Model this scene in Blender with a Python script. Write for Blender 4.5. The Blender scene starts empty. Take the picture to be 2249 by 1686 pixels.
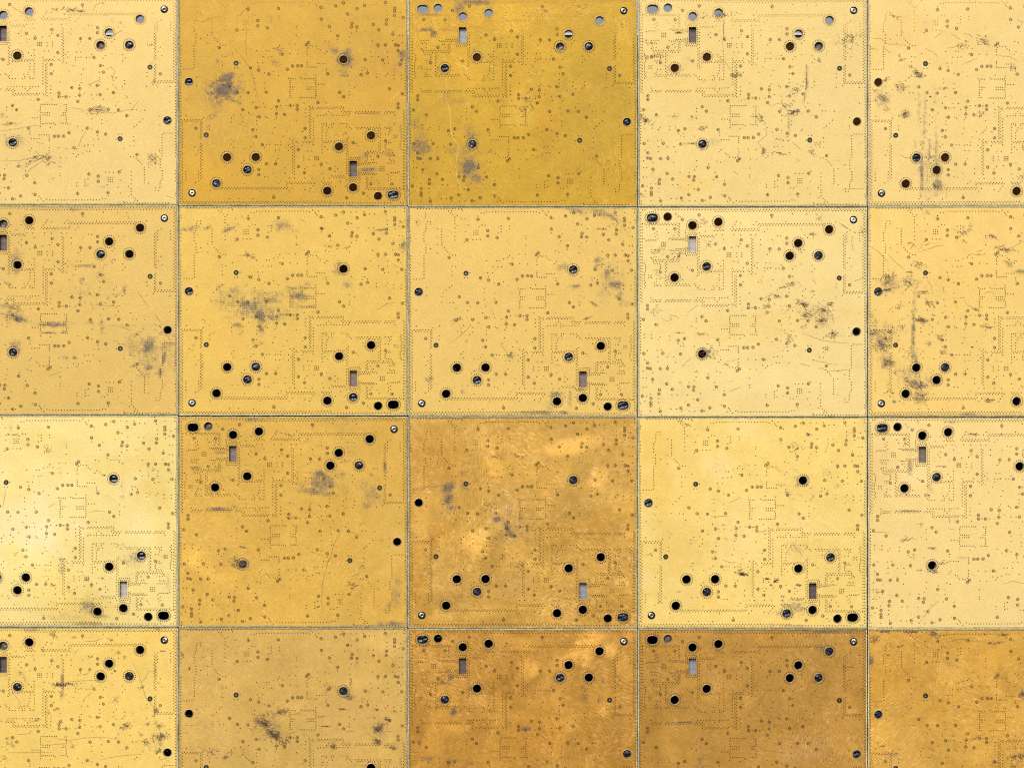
import bpy, bmesh, math, random
import numpy as np
from mathutils import Vector
from mathutils.geometry import delaunay_2d_cdt

# ---------------------------------------------------------------- camera, world, sun, exposure
# 1 unit = 100 px of the photograph; the boards hang in the plane y = 0 and face -Y
scene = bpy.context.scene
COL = scene.collection
R = math.radians
def srgb(r, g, b):
    return tuple(((c / 255) / 12.92 if c <= 10 else ((c / 255 + .055) / 1.055) ** 2.4) for c in (r, g, b))
def P2W(u, v):                                   # a spot on the wall -> x, z
    return (u - 1124.5) / 100.0, (843.0 - v) / 100.0

DIST = 40.0
cx, cz = P2W(1165, 1460)                         # the lens is level with the lower boards
cam = bpy.data.cameras.new('camera'); camo = bpy.data.objects.new('camera', cam); COL.objects.link(camo)
camo.location = (cx, -DIST, cz); camo.rotation_euler = (R(90), 0, 0)
cam.sensor_fit = 'HORIZONTAL'; cam.sensor_width = 36.0
cam.lens = 36.0 * DIST / 22.49
cam.shift_x = -cx / 22.49; cam.shift_y = -cz / 22.49
cam.clip_end = 2000
scene.camera = camo

SUN_EL, SUN_AZ = R(48), R(200)                   # azimuth clockwise from +Y: behind the camera, to its left
world = bpy.data.worlds.new('World'); scene.world = world; world.use_nodes = True
wn = world.node_tree.nodes; wl = world.node_tree.links
bg = wn['Background']
sky = wn.new('ShaderNodeTexSky'); sky.sky_type = 'NISHITA'; sky.sun_disc = False
sky.sun_elevation = SUN_EL; sky.sun_rotation = SUN_AZ
sky.air_density = 1.0; sky.dust_density = 9.0; sky.ozone_density = 1.0
grey = wn.new('ShaderNodeHueSaturation'); grey.inputs['Saturation'].default_value = .22     # a white overcast
wl.new(sky.outputs[0], grey.inputs['Color']); wl.new(grey.outputs[0], bg.inputs[0]); bg.inputs[1].default_value = 0.11
sd = bpy.data.lights.new('sun', 'SUN'); sd.energy = 1.5; sd.angle = R(20); sd.color = (1, .95, .88)
so = bpy.data.objects.new('sun', sd); COL.objects.link(so)
sdir = Vector((math.sin(SUN_AZ) * math.cos(SUN_EL), math.cos(SUN_AZ) * math.cos(SUN_EL), math.sin(SUN_EL)))
so.rotation_euler = sdir.to_track_quat('Z', 'Y').to_euler(); so.location = sdir * 30
scene.view_settings.view_transform = 'Standard'; scene.view_settings.look = 'None'
scene.view_settings.gamma = 1.0; scene.view_settings.use_curve_mapping = False
scene.view_settings.exposure = 0.25
scene.cycles.pixel_filter_type = 'BLACKMAN_HARRIS'; scene.cycles.filter_width = 1.25
scene.cycles.use_denoising = False; scene.cycles.use_adaptive_sampling = True; scene.cycles.adaptive_threshold = .02; scene.cycles.adaptive_min_samples = 24
scene.cycles.max_bounces = 4; scene.cycles.diffuse_bounces = 3; scene.cycles.glossy_bounces = 2; scene.cycles.caustics_reflective = False

# ---------------------------------------------------------------- materials
def mat(name):
    m = bpy.data.materials.new(name); m.use_nodes = True
    nt = m.node_tree
    return m, nt, nt.nodes['Principled BSDF'], (lambda t: nt.nodes.new(t)), nt.links.new
def plain(name, col, rough=.5, metal=0., spec=.5, noise=0., nscale=8., bump=0., bscale=30.):
    m, nt, b, N, Lk = mat(name)
    b.inputs['Base Color'].default_value = (*col, 1); b.inputs['Roughness'].default_value = rough
    b.inputs['Metallic'].default_value = metal; b.inputs['Specular IOR Level'].default_value = spec
    tc = N('ShaderNodeTexCoord')
    if noise:
        n = N('ShaderNodeTexNoise'); n.inputs['Scale'].default_value = nscale; n.inputs['Detail'].default_value = 6
        Lk(tc.outputs['Object'], n.inputs['Vector'])
        r = N('ShaderNodeMapRange'); r.inputs['From Min'].default_value = .3; r.inputs['From Max'].default_value = .7
        r.inputs['To Min'].default_value = 1 - noise; r.inputs['To Max'].default_value = 1 + noise
        Lk(n.outputs[0], r.inputs[0])
        v = N('ShaderNodeVectorMath'); v.operation = 'SCALE'; v.inputs[0].default_value = col
        Lk(r.outputs[0], v.inputs['Scale']); Lk(v.outputs[0], b.inputs['Base Color'])
    if bump:
        n2 = N('ShaderNodeTexNoise'); n2.inputs['Scale'].default_value = bscale; n2.inputs['Detail'].default_value = 4
        Lk(tc.outputs['Object'], n2.inputs['Vector'])
        bp = N('ShaderNodeBump'); bp.inputs['Strength'].default_value = bump; bp.inputs['Distance'].default_value = .02
        Lk(n2.outputs[0], bp.inputs['Height']); Lk(bp.outputs[0], b.inputs['Normal'])
    return m

def gold_material():
    m, nt, b, N, Lk = mat('worn gold plating')
    geo = N('ShaderNodeNewGeometry'); pos = geo.outputs['Position']
    def attr(n):
        a = N('ShaderNodeAttribute'); a.attribute_name = n; return a
    tint, stain, wrk = attr('tint').outputs['Color'], attr('stain').outputs['Fac'], attr('wrinkle').outputs['Fac']
    def math_(op, a, c=None, d=None):
        n = N('ShaderNodeMath'); n.operation = op
        for i, x in enumerate((a, c, d)):
            if x is None: continue
            if isinstance(x, (int, float)): n.inputs[i].default_value = x
            else: Lk(x, n.inputs[i])
        return n.outputs[0]
    def noise(scale, detail=4, rough=.55, sx=1, sz=1, rot=0, dist=0.):
        mp = N('ShaderNodeMapping'); mp.inputs['Scale'].default_value = (sx, 1, sz); src = pos
        if rot:
            vr = N('ShaderNodeVectorRotate'); vr.rotation_type = 'Y_AXIS'; vr.inputs['Angle'].default_value = R(rot); Lk(pos, vr.inputs['Vector']); src = vr.outputs[0]
        Lk(src, mp.inputs['Vector'])
        n = N('ShaderNodeTexNoise'); n.inputs['Scale'].default_value = scale; n.inputs['Detail'].default_value = detail
        n.inputs['Roughness'].default_value = rough; n.inputs['Distortion'].default_value = dist
        Lk(mp.outputs[0], n.inputs['Vector']); return n.outputs[0]
    def rng(x, a, c, d, e):
        n = N('ShaderNodeMapRange'); n.clamp = True
        Lk(x, n.inputs[0])
        for i, q in enumerate((a, c, d, e)): n.inputs[i + 1].default_value = q
        return n.outputs[0]
    def mixc(f, a, c, mode='MIX'):
        n = N('ShaderNodeMix'); n.data_type = 'RGBA'; n.blend_type = mode
        if isinstance(f, (int, float)): n.inputs[0].default_value = f
        else: Lk(f, n.inputs[0])
        for i, x in ((6, a), (7, c)):
            if isinstance(x, tuple): n.inputs[i].default_value = (*x, 1)
            else: Lk(x, n.inputs[i])
        return n.outputs[2]
    sep = N('ShaderNodeSeparateXYZ'); Lk(pos, sep.inputs[0])
    # the glass weave printing through the foil: two crossed sets of fine threads
    wx = math_('SINE', math_('MULTIPLY', sep.outputs[0], 2 * math.pi / .041))
    wz = math_('SINE', math_('MULTIPLY', sep.outputs[2], 2 * math.pi / .043))
    weave = math_('MAXIMUM', wx, wz)                       # -1..1
    fine = noise(26, 3, .65); fineh = noise(9, 4, .7, 1, 5, 0, .4); finev = noise(9, 4, .7, 5, 1, 12, .4)
    speck = noise(60, 2, .5)
    # base tint with small mottling
    mot = rng(noise(3.2, 5, .62), .3, .7, .965, 1.035)
    grain = rng(fine, .3, .7, .98, 1.02)
    brush = rng(fineh, .3, .7, .97, 1.03)
    k = math_('MULTIPLY', math_('MULTIPLY', math_('MULTIPLY', mot, grain), brush), rng(weave, -1, 1, 1.008, .992))
    sc = N('ShaderNodeVectorMath'); sc.operation = 'SCALE'; Lk(tint, sc.inputs[0]); Lk(k, sc.inputs['Scale'])
    col = sc.outputs[0]
    # bare paler rubbing streaks on the wrinkled boards
    sel = noise(.55, 2)                                    # which way the foil was rubbed changes slowly over the wall
    d1, d2, d3 = noise(7, 4, .72, 1, 5, 32, .5), noise(7, 4, .72, 1, 5, -28, .5), noise(8, 4, .72, 1, 4.5, 78, .6)
    w1, w3 = rng(sel, .40, .48, 1, 0), rng(sel, .52, .60, 0, 1)
    def lerp(f, p, q): return math_('ADD', math_('MULTIPLY', p, math_('SUBTRACT', 1., f)), math_('MULTIPLY', q, f))
    st = lerp(w3, lerp(w1, d2, d1), d3)
    stm = math_('MULTIPLY', rng(st, .50, .70, 0, 1.3), wrk)
    dk = math_('MULTIPLY', rng(st, .50, .32, 0, 1.), wrk)
    hv = N('ShaderNodeHueSaturation'); hv.inputs['Saturation'].default_value = .86; hv.inputs['Value'].default_value = 1.46
    Lk(col, hv.inputs['Color'])
    col = mixc(math_('MULTIPLY', stm, 1.0), col, hv.outputs[0])
    dv = N('ShaderNodeHueSaturation'); dv.inputs['Saturation'].default_value = 1.12; dv.inputs['Value'].default_value = .74; Lk(col, dv.inputs['Color'])
    col = mixc(math_('MULTIPLY', dk, .7), col, dv.outputs[0])
    # worn-through grey stains, broken up by weave and strokes
    mid = noise(12, 4, .72)
    brk = math_('ADD', math_('MULTIPLY', math_('SUBTRACT', mid, .5), 1.5), math_('MULTIPLY', math_('SUBTRACT', math_('MAXIMUM', fineh, finev), .56), 2.4))
    brk = math_('SUBTRACT', brk, math_('MULTIPLY', weave, .16))
    sm = math_('MULTIPLY', rng(math_('ADD', stain, brk), .16, 1.02, 0, .9), rng(stain, .02, .25, 0, 1))
    col = mixc(sm, col, srgb(100, 90, 82))
    # sparse dark specks of dirt
    sp = math_('MULTIPLY', rng(speck, .74, .80, 0, .5), rng(mot, .995, 1.035, 0, 1))
    col = mixc(sp, col, srgb(96, 66, 28))
    Lk(col, b.inputs['Base Color'])
    Lk(math_('SUBTRACT', .12, math_('MULTIPLY', sm, .1)), b.inputs['Metallic'])
    Lk(math_('ADD', rng(fineh, .3, .7, .40, .52), math_('MULTIPLY', sm, .15)), b.inputs['Roughness'])
    b.inputs['Specular IOR Level'].default_value = .25
    h = math_('ADD', math_('MULTIPLY', weave, .03), math_('ADD', math_('MULTIPLY', fine, .5), math_('MULTIPLY', noise(1.1, 2), 2.0)))
    bp = N('ShaderNodeBump'); bp.inputs['Strength'].default_value = .14; bp.inputs['Distance'].default_value = .02
    Lk(h, bp.inputs['Height']); Lk(bp.outputs[0], b.inputs['Normal'])
    return m

M = {}
M['gold'] = gold_material()
M['olive'] = plain('olive laminate', srgb(52, 48, 24), .6, 0, .3, .3, 14)
M['lip'] = plain('cut fibreglass edge', srgb(220, 212, 168), .55, 0, .4, .3, 2.2, .5, 20)
M['via'] = plain('drilled via', srgb(76, 53, 15), .7, 0, .2)
M['pad'] = plain('etched ring', srgb(64, 50, 20), .7, 0, .2)
M['rim'] = plain('tinned rim', srgb(168, 150, 118), .4, .5, .5, .2, 20)
M['bore'] = plain('hole wall', srgb(150, 146, 118), .5, .3, .4, .25, 20)
M['mask'] = plain('dark green mask', srgb(34, 31, 12), .45, 0, .4, .2, 20)
M['steel'] = plain('bright steel', srgb(196, 193, 186), .25, 1, .5, .08, 20, .15, 24)
M['steeldark'] = plain('dull steel', srgb(120, 112, 98), .4, .9)
M['plug'] = plain('slate resin', srgb(40, 41, 48), .16, .35, .6, .35, 16, .9, 14)
M['pluglit'] = plain('painted lit interior', srgb(112, 98, 88), .4, .1, .5, .25, 14, .5, 14)  # light inside the hole, put into the plug's colour
M['viasky'] = plain('sky glow via', srgb(176, 128, 52), .6, 0, .2)  # sky shining through a via, put into its colour
M['scratch'] = plain('dark scratch', srgb(112, 90, 66), .6, .1, .2)
M['scratchlight'] = plain('bright scratch', srgb(250, 218, 134), .4, .4, .3)
M['wall'] = plain('brown backing panel', srgb(62, 37, 8), .9, 0, .0, .25, 3)
M['rail'] = plain('pale rail', srgb(200, 198, 196), .6, 0, .3)
def slotmat(name, c):
    m, nt, b, N, Lk = mat(name)
    tc = N('ShaderNodeTexCoord'); w = N('ShaderNodeTexWave'); w.wave_type = 'BANDS'; w.bands_direction = 'Z'
    w.inputs['Scale'].default_value = 12; w.inputs['Distortion'].default_value = 1.5; w.inputs['Detail'].default_value = 3
    Lk(tc.outputs['Object'], w.inputs['Vector'])
    mx = N('ShaderNodeMix'); mx.data_type = 'RGBA'; Lk(w.outputs['Fac'], mx.inputs[0])
    mx.inputs[6].default_value = (*[x * .82 for x in c], 1); mx.inputs[7].default_value = (*[x * 1.14 for x in c], 1)
    Lk(mx.outputs[2], b.inputs['Base Color']); b.inputs['Roughness'].default_value = .5; b.inputs['Metallic'].default_value = .2
    bp = N('ShaderNodeBump'); bp.inputs['Strength'].default_value = .25; bp.inputs['Distance'].default_value = .01
    Lk(w.outputs['Fac'], bp.inputs['Height']); Lk(bp.outputs[0], b.inputs['Normal'])
    return m
M['slotdark'] = slotmat('dark ribbed fabric', srgb(92, 76, 72))
M['slotmid'] = slotmat('grey brown ribbed fabric', srgb(120, 103, 96))
M['slotpale'] = slotmat('pale ribbed fabric', srgb(178, 168, 162))
M['slotmetal'] = slotmat('grey ribbed metal', srgb(140, 142, 150))

# ---------------------------------------------------------------- the drilling of one board, in six tiles of a 8.347x enlargement
S8 = 8.347
TO = {1: (890, 450), 2: (1145, 450), 3: (890, 605), 4: (1145, 605), 5: (890, 760), 6: (1145, 760)}
BC = (1148.85, 684.9)                            # middle of the board these were read from
def loc(t, x, y):                                # tile -> board-local x, z
    ox, oy = TO[t]
    return (ox + x / S8 - BC[0]) / 100, (BC[1] - (oy + y / S8)) / 100
def pts(s):
    return [tuple(float(q) for q in p.split(',')) for p in s.split()]
RINGS = {
1: '1336,267 1891,252 1514,475 1514,572 1131,648 1687,608 803,971 1961,1092 2150,1309',
2: '546,233 813,205 961,150 1208,256 1345,195 1036,353 1726,139 1898,248 1898,300 1897,376 2055,418 1750,462 1743,537 551,447 1117,524 1106,588 1204,592 1506,543 1608,645 697,584 1866,724 853,755 313,882 275,919 1591,924 1727,923 1910,922 1962,932 1962,1027 1355,1187 1679,1201 2028,1200 119,1306 189,1306',
3: '1380,51 1530,91 1717,163 2053,76 991,393 1142,500 1331,508 1665,497 1891,656 1238,815 1482,777 1859,768 2107,740 1854,892 2003,908 1536,951 377,1162 1422,1192 1477,1314',
4: '670,159 1280,177 1398,144 885,500 961,580 1803,433 2037,527 489,690 1960,715 1960,784 108,740 108,808 253,1162 253,1330',
5: '1595,170 1670,521 1840,521 1530,624 1530,721 1805,1138',
6: '1135,132 1726,98 129,259 129,576 549,526 707,612 240,686 1590,383 1459,890 1848,894 1323,1062 1015,1144'}
DOTS = {
1: '1388,154 1442,154 1047,102 795,119 850,112 836,153 873,188 950,200 910,231 910,291 910,343 957,381 911,431 911,504 911,580 911,651 1101,263 1150,370 1108,494 1334,213 1409,374 1467,378 1350,411 1258,470 1296,470 1334,470 1258,507 1296,507 1334,507 1258,545 1296,545 1334,545 1241,641 1312,641 1377,641 1091,686 1705,404 1759,393 1759,447 1759,499 1705,521 1913,393 1913,446 100,208 100,253 100,484 100,548 100,612 100,671 100,938 100,999 407,311 457,311 384,356 461,359 382,400 381,442 366,489 342,527 342,573 342,621 342,670 378,731 378,787 378,835 378,884 592,439 592,734 592,884 465,806 343,943 343,990 343,1038 343,1087 343,1134 345,1187 345,1235 345,1283 672,457 670,500 670,549 670,598 670,647 670,694 672,737 718,794 745,831 780,864 818,902 870,928 923,928 1046,1075 859,1124 925,1132 859,1225 863,1300 1187,1254 1513,1248 1602,1248 1530,1319 1489,1031 1673,1029 1722,1031 1804,994 1882,972 1915,932 1975,984 1915,1075 2087,908 2104,1081 1610,1140 1704,1145 1768,1134 2206,909',
2: '335,146 695,63 738,63 395,110 497,130 440,153 455,183 475,205 600,255 908,149 1093,142 1198,142 1432,184 1530,184 1106,362 1220,438 1413,440 1512,440 984,471 553,516 753,530 90,577 90,620 90,745 725,667 1200,668 1367,667 1103,706 1067,774 1065,882 844,819 627,852 692,871 1486,852 1594,967 1448,1041 1478,1138 1600,1133 1769,1048 1769,1141 1710,1263 1784,1254 1960,1254 2010,1077 1860,843 2042,880 1984,752 2042,752 1986,580 2042,580 1870,668 1757,303 1757,376 1744,196 1903,140 1906,456 1978,416 2009,325 2080,84 2080,137 2090,284 1540,62 1710,70 1330,140 115,1090 311,961 350,933 397,944 461,946 289,996 289,1039 289,1098 489,987 529,1015 650,1042 615,1083 289,1218 289,1251 289,1290 293,1328 337,1330 378,1330 424,1330 466,1330 472,1266 516,1266 562,1266 613,1266 1103,1330 1298,1330',
3: '1084,50 1141,50 862,5 1530,26 1635,141 1804,119 1893,194 1451,245 1451,315 1635,331 1635,424 1455,449 1478,571 1193,573 930,618 1150,645 1424,690 1619,700 1542,773 1640,775 1763,807 1856,827 1856,955 1827,999 1932,740 2037,740 2167,744 1343,877 1193,917 1073,928 1030,975 1030,1042 1242,959 1235,1045 1185,1088 1493,952 1490,1020 1490,1086 1652,946 1685,970 1490,1192 1424,1314 1824,1150 1787,1250 2052,1217 1972,1314 158,71 207,71 256,71 305,71 344,46 388,222 388,377 664,493 820,503 886,503 697,331 750,277 811,221 852,186 202,643 202,934 628,933 622,1114 622,1184 511,967 2080,241 2120,250 2159,252 2200,252 2104,287 2104,322 2104,359 2115,399 2154,402 2193,402 2115,445 2154,445 2104,484 2104,519 2104,556 2098,593 2142,591 103,1003 132,1029 490,1055 488,1098 488,1150 486,1204 486,1257 486,1311 460,1071 460,1124 460,1177 460,1231 460,1285',
4: '640,55 642,102 1352,46 1303,91 1400,82 1562,160 1562,223 1733,202 1770,160 1882,187 1882,252 2019,187 2019,256 266,177 172,230 440,243 451,194 451,282 451,322 451,356 451,395 440,449 451,487 451,524 451,561 440,599 160,599 195,599 236,599 283,599 325,599 366,599 404,599 498,351 553,351 602,351 1067,366 1158,406 1067,491 1067,547 637,688 235,695 40,744 262,808 260,873 260,943 90,1013 207,1217 330,764 357,792 390,772 404,806 922,762 955,783 951,827 684,850 642,886 730,886 486,930 540,925 596,923 643,923 728,923 777,923 829,923 886,923 938,923 990,923 1046,921 922,855 984,855 1040,855 1091,855 953,882 1010,882 1066,882 1740,852 1792,855 1847,852 1902,852 1716,881 1769,881 1822,881 1876,881 1902,922 565,1085 600,1076 643,1074 643,1111 737,1074 778,1074 737,1111 687,1150 753,1155 667,1194 911,1076 966,1076 1015,1079 1042,1106 1015,1134 1075,1146 1102,1173 565,1140 565,1194 565,1247 565,1300 643,1242 643,1296 1046,1330 1210,1173 1265,1173 1317,1173 1373,1173 1427,1173 1535,1173 1588,1173 1640,1173 1720,1143 1778,1143 1830,1143 1750,1171 1803,1171 1830,1194 1797,1221 1728,1271 1787,1271 1887,1290 1940,1288 1912,1314 1605,1206 1635,1231 1605,1258 1635,1285 1605,1312 1313,1254 2020,1106 1998,1138 2020,1171 2000,1204 2020,1233 2020,1274 2020,1314',
5: '488,17 460,44 427,660 427,713 425,770 425,830 368,864 1068,105 1026,158 1068,224 1264,243 1383,207 1426,157 1673,168 1730,168 1833,174 1882,167 1933,174 1935,121 1635,226 1840,272 1914,272 2077,176 2078,272 2120,223 2103,67 2177,67 1888,424 1845,466 2014,600 2014,696 1801,692 1639,758 1700,764 1264,459 1217,506 1040,728 1148,728 1264,884 1938,837 1891,884 2098,784 2190,782 2040,908 2040,857 2098,862 2065,882 2126,888 636,1015 1552,1021 1806,1090 2093,1021 2143,969 993,1160 1163,1160 1428,1167 350,206 417,274 378,357 190,669 190,714 192,767 192,820',
6: '330,60 357,33 404,60 404,100 404,168 1635,45 1635,100 1608,128 1635,155 1608,182 1635,208 1608,236 1635,263 1608,290 2020,55 2020,92 2000,123 1998,160 1998,195 1998,232 2022,263 90,107 115,133 198,107 250,107 305,107 359,107 225,133 280,133 333,133 387,133 198,180 562,60 640,54 575,105 632,105 684,105 739,105 786,105 604,131 656,131 709,131 563,157 563,208 568,254 568,310 617,208 667,254 1015,60 1046,38 1038,87 1013,114 1040,141 1013,168 1040,195 1013,220 1040,248 1013,275 1040,301 1013,328 1040,355 1013,382 968,96 1013,437 1046,441 1013,491 1046,482 1013,546 1046,520 1046,558 1013,600 1046,595 1046,630 1013,653 1046,668 1013,707 1046,705 1046,743 1062,409 1100,409 1138,409 1175,409 1213,409 1246,405 1260,434 1228,448 1083,448 1119,448 1155,448 1192,448 1260,469 1230,486 1260,504 1228,521 1260,540 1228,556 1303,495 1345,495 1383,495 1418,495 1455,495 1493,495 1525,495 1567,508 1290,528 1328,526 1363,526 1400,526 1436,526 1190,147 1226,187 1228,665 1260,680 1228,700 1260,712 1293,692 1330,692 1366,692 1404,692 1440,692 1478,692 1508,692 1310,718 1350,718 1386,718 1422,718 1458,718 1494,718 1530,718 1565,711 1228,735 1260,750 1228,770 1260,790 1260,825 1260,865 1083,777 1119,777 1155,777 1192,777 1060,790 1100,812 1138,812 1175,810 1212,808 1072,828 1013,815 743,737 805,745 858,743 913,743 965,743 770,764 833,768 886,768 938,768 993,768 288,568 245,613 417,551 547,565 648,501 297,288 376,291 229,378 229,415 229,453 326,382 326,447 432,386 464,386 498,386 432,417 464,417 498,417 432,449 464,449 498,449 806,564 851,612 806,660 565,700 63,782 250,782 380,787 590,784 703,784 900,848 806,936 990,933 563,857 617,857 673,857 737,857 590,882 645,882 700,882 400,930 358,974 333,1022 248,996 13,969 2010,1237 2055,1237 1798,96 1747,134 1787,134 1828,134 1726,163 1722,195 1722,228 1747,254 1787,254 1825,254 1845,283 1857,316 1880,340 1897,365 1850,370 1805,378 1400,292 1457,292 1507,292 1552,292 1690,290 1737,290 1790,292 1370,318 1424,318 1484,323 1530,326 1582,323 1635,318 1674,325 1720,325 1765,323 1812,323 1402,350 1370,372 1400,395 1370,415 1402,437 1370,462 1459,383 1472,449 1508,437 1805,448 1872,451 1837,469 1893,472 1770,508 1810,508 1850,508 1895,508 1635,576 1668,576 1703,576 1635,608 1668,608 1703,608 1635,642 1668,642 1703,642 1770,713 1810,684 1845,684 1880,684 1915,684 1950,684 1984,669 1817,748 1785,780 1828,811 1785,836 1375,764 1400,790 1375,817 1400,843 1375,871 1400,897 1375,924 1400,950 1375,978 1480,771 1454,824 1573,821 1610,878 1887,42 1940,42 1420,991 1475,991 1527,991 1583,991 1637,991 1690,991 1745,991 1797,991 1850,991 1905,991 2010,991 2055,991 1402,1110 1443,1160'}
# straight rows: tile, x0, y0, x1, y1, count
ROWS = [(1,222,77,1033,77,16),(1,1460,68,2748,63,25),(1,1493,133,2408,130,18),(1,98,1051,100,2227,23),
(2,2092,1204,2090,1847,13),(3,165,1006,485,1006,7),(3,195,1033,464,1033,6),(3,103,1057,100,2454,27),(3,131,1083,128,2479,27),
(4,205,250,402,250,6),(4,284,402,402,402,4),(4,284,443,402,443,4),(4,500,772,878,772,8),(4,470,799,908,799,9),
(4,1200,855,1632,855,9),(4,1172,881,1608,881,9),(4,2063,844,2058,2274,27),(4,2087,870,2087,2484,31),
(4,330,820,330,1301,10),(4,357,846,357,1328,10),(4,404,979,404,1301,7),(4,1185,1146,1615,1146,9),
(5,460,152,460,797,13),(5,487,179,487,770,12),(5,872,958,2060,955,23),(5,847,987,2035,982,23),
(5,92,1222,2843,1210,52),(5,120,1247,3948,1237,72),(6,25,100,25,690,12),(6,53,127,53,715,12),
(6,22,860,400,860,8),(6,0,887,430,887,9),(6,1447,965,1985,965,11)]
# through holes: tile, x, y, half width, half height, ring of vias?
HOLES = [(3,247,306,72,72,0),(2,957,1190,76,76,1),(4,1464,1294,76,76,1),(6,875,203,76,76,1),(6,660,1018,76,76,1),
(6,1135,955,76,76,1),(6,1592,1112,74,74,0),(6,1872,1092,98,76,1),(5,948,402,76,76,1),(5,1475,398,76,76,1),(5,1320,630,76,76,1),(5,752,881,76,76,1)]
SLOT = (6, 1067, 466, 1208, 757)
EYELETS = [(1,1115,1259),(3,566,1285)]
SCREW = (5,305,1058)

BW, BH, U = 5.057, 4.61, .01                      # nominal cell; one photo pixel
EDGE = 1.25 * U
GX, GZ = BW / 2 - 3.5 * U, BH / 2 - 3.3 * U       # half size of the gold
holes = []                                        # (x, z, rx, rz)
for t, x, y, a, b_, r in HOLES:
    lx, lz = loc(t, x, y); holes.append((lx, lz, a / S8 / 100, b_ / S8 / 100, r))
sx0, sz0 = loc(6, SLOT[1], SLOT[4]); sx1, sz1 = loc(6, SLOT[3], SLOT[2])
screw_c = loc(*SCREW); SCR = 8.5 * U
eyes = [loc(*e) for e in EYELETS]; EYR = 5.7 * U

def ellipse(cx_, cz_, rx, rz, n=36, squ=2.0):
    out = []
    for i in range(n):
        a = 2 * math.pi * i / n; c, s = math.cos(a), math.sin(a)
        out.append((cx_ + rx * math.copysign(abs(c) ** (2 / squ), c), cz_ + rz * math.copysign(abs(s) ** (2 / squ), s)))
    return out
def slot_loop(g=0.):
    r = 1.6 * U + g; x0, x1, z0, z1 = sx0 - g, sx1 + g, sz0 - g, sz1 + g; out = []
    for qx, qz, a0 in ((x1 - r, z1 - r, 0), (x0 + r, z1 - r, 90), (x0 + r, z0 + r, 180), (x1 - r, z0 + r, 270)):
        for k in range(5):
            a = R(a0 + k * 22.5); out.append((qx + r * math.cos(a), qz + r * math.sin(a)))
    return out
def hole_squ(i): return 2.6 if i == 7 else 2.0

# ---------------------------------------------------------------- mesh helpers
def link(name, me, m, parent=None, kind=None, smooth=False):
    if not me.materials: me.materials.append(m)
    o = bpy.data.objects.new(name, me); COL.objects.link(o)
    if parent: o.parent = parent
    if kind: o['kind'] = kind
    if smooth: me.polygons.foreach_set('use_smooth', [True] * len(me.polygons))
    return o
def mesh(name, V, F):
    me = bpy.data.meshes.new(name); me.from_pydata(V, [], F); me.update(); return me

def plate(name, hx, hz, loops, insides, y0, y1, grid=None):
    """flat plate with through holes: front at y0, side walls to y1"""
    V2, E = [], []
    def loop(ls):
        b0 = len(V2); V2.extend(ls); n = len(ls)
        E.extend((b0 + i, b0 + (i + 1) % n) for i in range(n))
    nx, nz = grid or (1, 1)
    per = [(-hx + 2 * hx * i / nx, -hz) for i in range(nx)] + [(hx, -hz + 2 * hz * i / nz) for i in range(nz)] + \
          [(hx - 2 * hx * i / nx, hz) for i in range(nx)] + [(-hx, hz - 2 * hz * i / nz) for i in range(nz)]
    loop(per)
    for l in loops: loop(l)
    if grid:
        for i in range(1, nx):
            for k in range(1, nz):
                x, z = -hx + 2 * hx * i / nx, -hz + 2 * hz * k / nz
                if any(f(x, z, 1.6 * U) for f in insides): continue
                V2.append((x, z))
    vo, eo, fo, *_ = delaunay_2d_cdt([Vector(v) for v in V2], E, [], 0, 1e-6)
    V = [(v.x, y0, v.y) for v in vo]; F = []
    for f in fo:
        c = sum((vo[i] for i in f), Vector((0, 0))) / len(f)
        if any(g(c.x, c.y, 0) for g in insides): continue
        a, b_, d = (vo[i] for i in f[:3])
        ccw = (b_ - a).cross(d - a) > 0                     # seen from -Y with x right, z up
        F.append(tuple(f) if ccw else tuple(reversed(f)))
    cnt = {}
    for f in F:
        for i in range(len(f)):
            e = (f[i], f[(i + 1) % len(f)]); cnt[e] = 1
    n0 = len(V); back = {}
    for (i, j) in list(cnt):
        if (j, i) in cnt: continue
        for q in (i, j):
            if q not in back: back[q] = len(V); V.append((V[q][0], y1, V[q][2]))
        F.append((j, i, back[i], back[j]))
    return mesh(name, V, F)
def in_ell(c, rx, rz, squ=2.0):
    return lambda x, z, g: (abs(x - c[0]) / (rx + g)) ** squ + (abs(z - c[1]) / (rz + g)) ** squ < 1
def in_slot(g0): return lambda x, z, g: sx0 - g0 - g < x < sx1 + g0 + g and sz0 - g0 - g < z < sz1 + g0 + g

def lathe(name, prof, n=28, rx=1., rz=1., squ=2.0):
    """profile (radius, y) turned about the Y axis"""
    V, F = [], []
    for r, y in prof:
        for x, z in ellipse(0, 0, r * rx, r * rz, n, squ): V.append((x, y, z))
    for k in range(len(prof) - 1):
        for i in range(n):
            j = (i + 1) % n; F.append((k * n + i, k * n + j, (k + 1) * n + j, (k + 1) * n + i))
    if prof[-1][0] < 1e-3 * 5: F.append(tuple((len(prof) - 1) * n + i for i in range(n)))
    return mesh(name, V, F)
def discs(name, items, y, n=7):
    """items: (x, z, r_in, r_out)"""
    V, F = [], []
    for x, z, ri, ro in items:
        b0 = len(V)
        if ri == 0:
            V += [(x + ro * math.cos(2 * math.pi * i / n), y, z + ro * math.sin(2 * math.pi * i / n)) for i in range(n)]
            F.append(tuple(range(b0, b0 + n)))
        else:
            m_ = 14
            for r in (ri, ro): V += [(x + r * math.cos(2 * math.pi * i / m_), y, z + r * math.sin(2 * math.pi * i / m_)) for i in range(m_)]
            for i in range(m_):
                j = (i + 1) % m_; F.append((b0 + i, b0 + m_ + i, b0 + m_ + j, b0 + j))
    return mesh(name, V, F)

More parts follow.
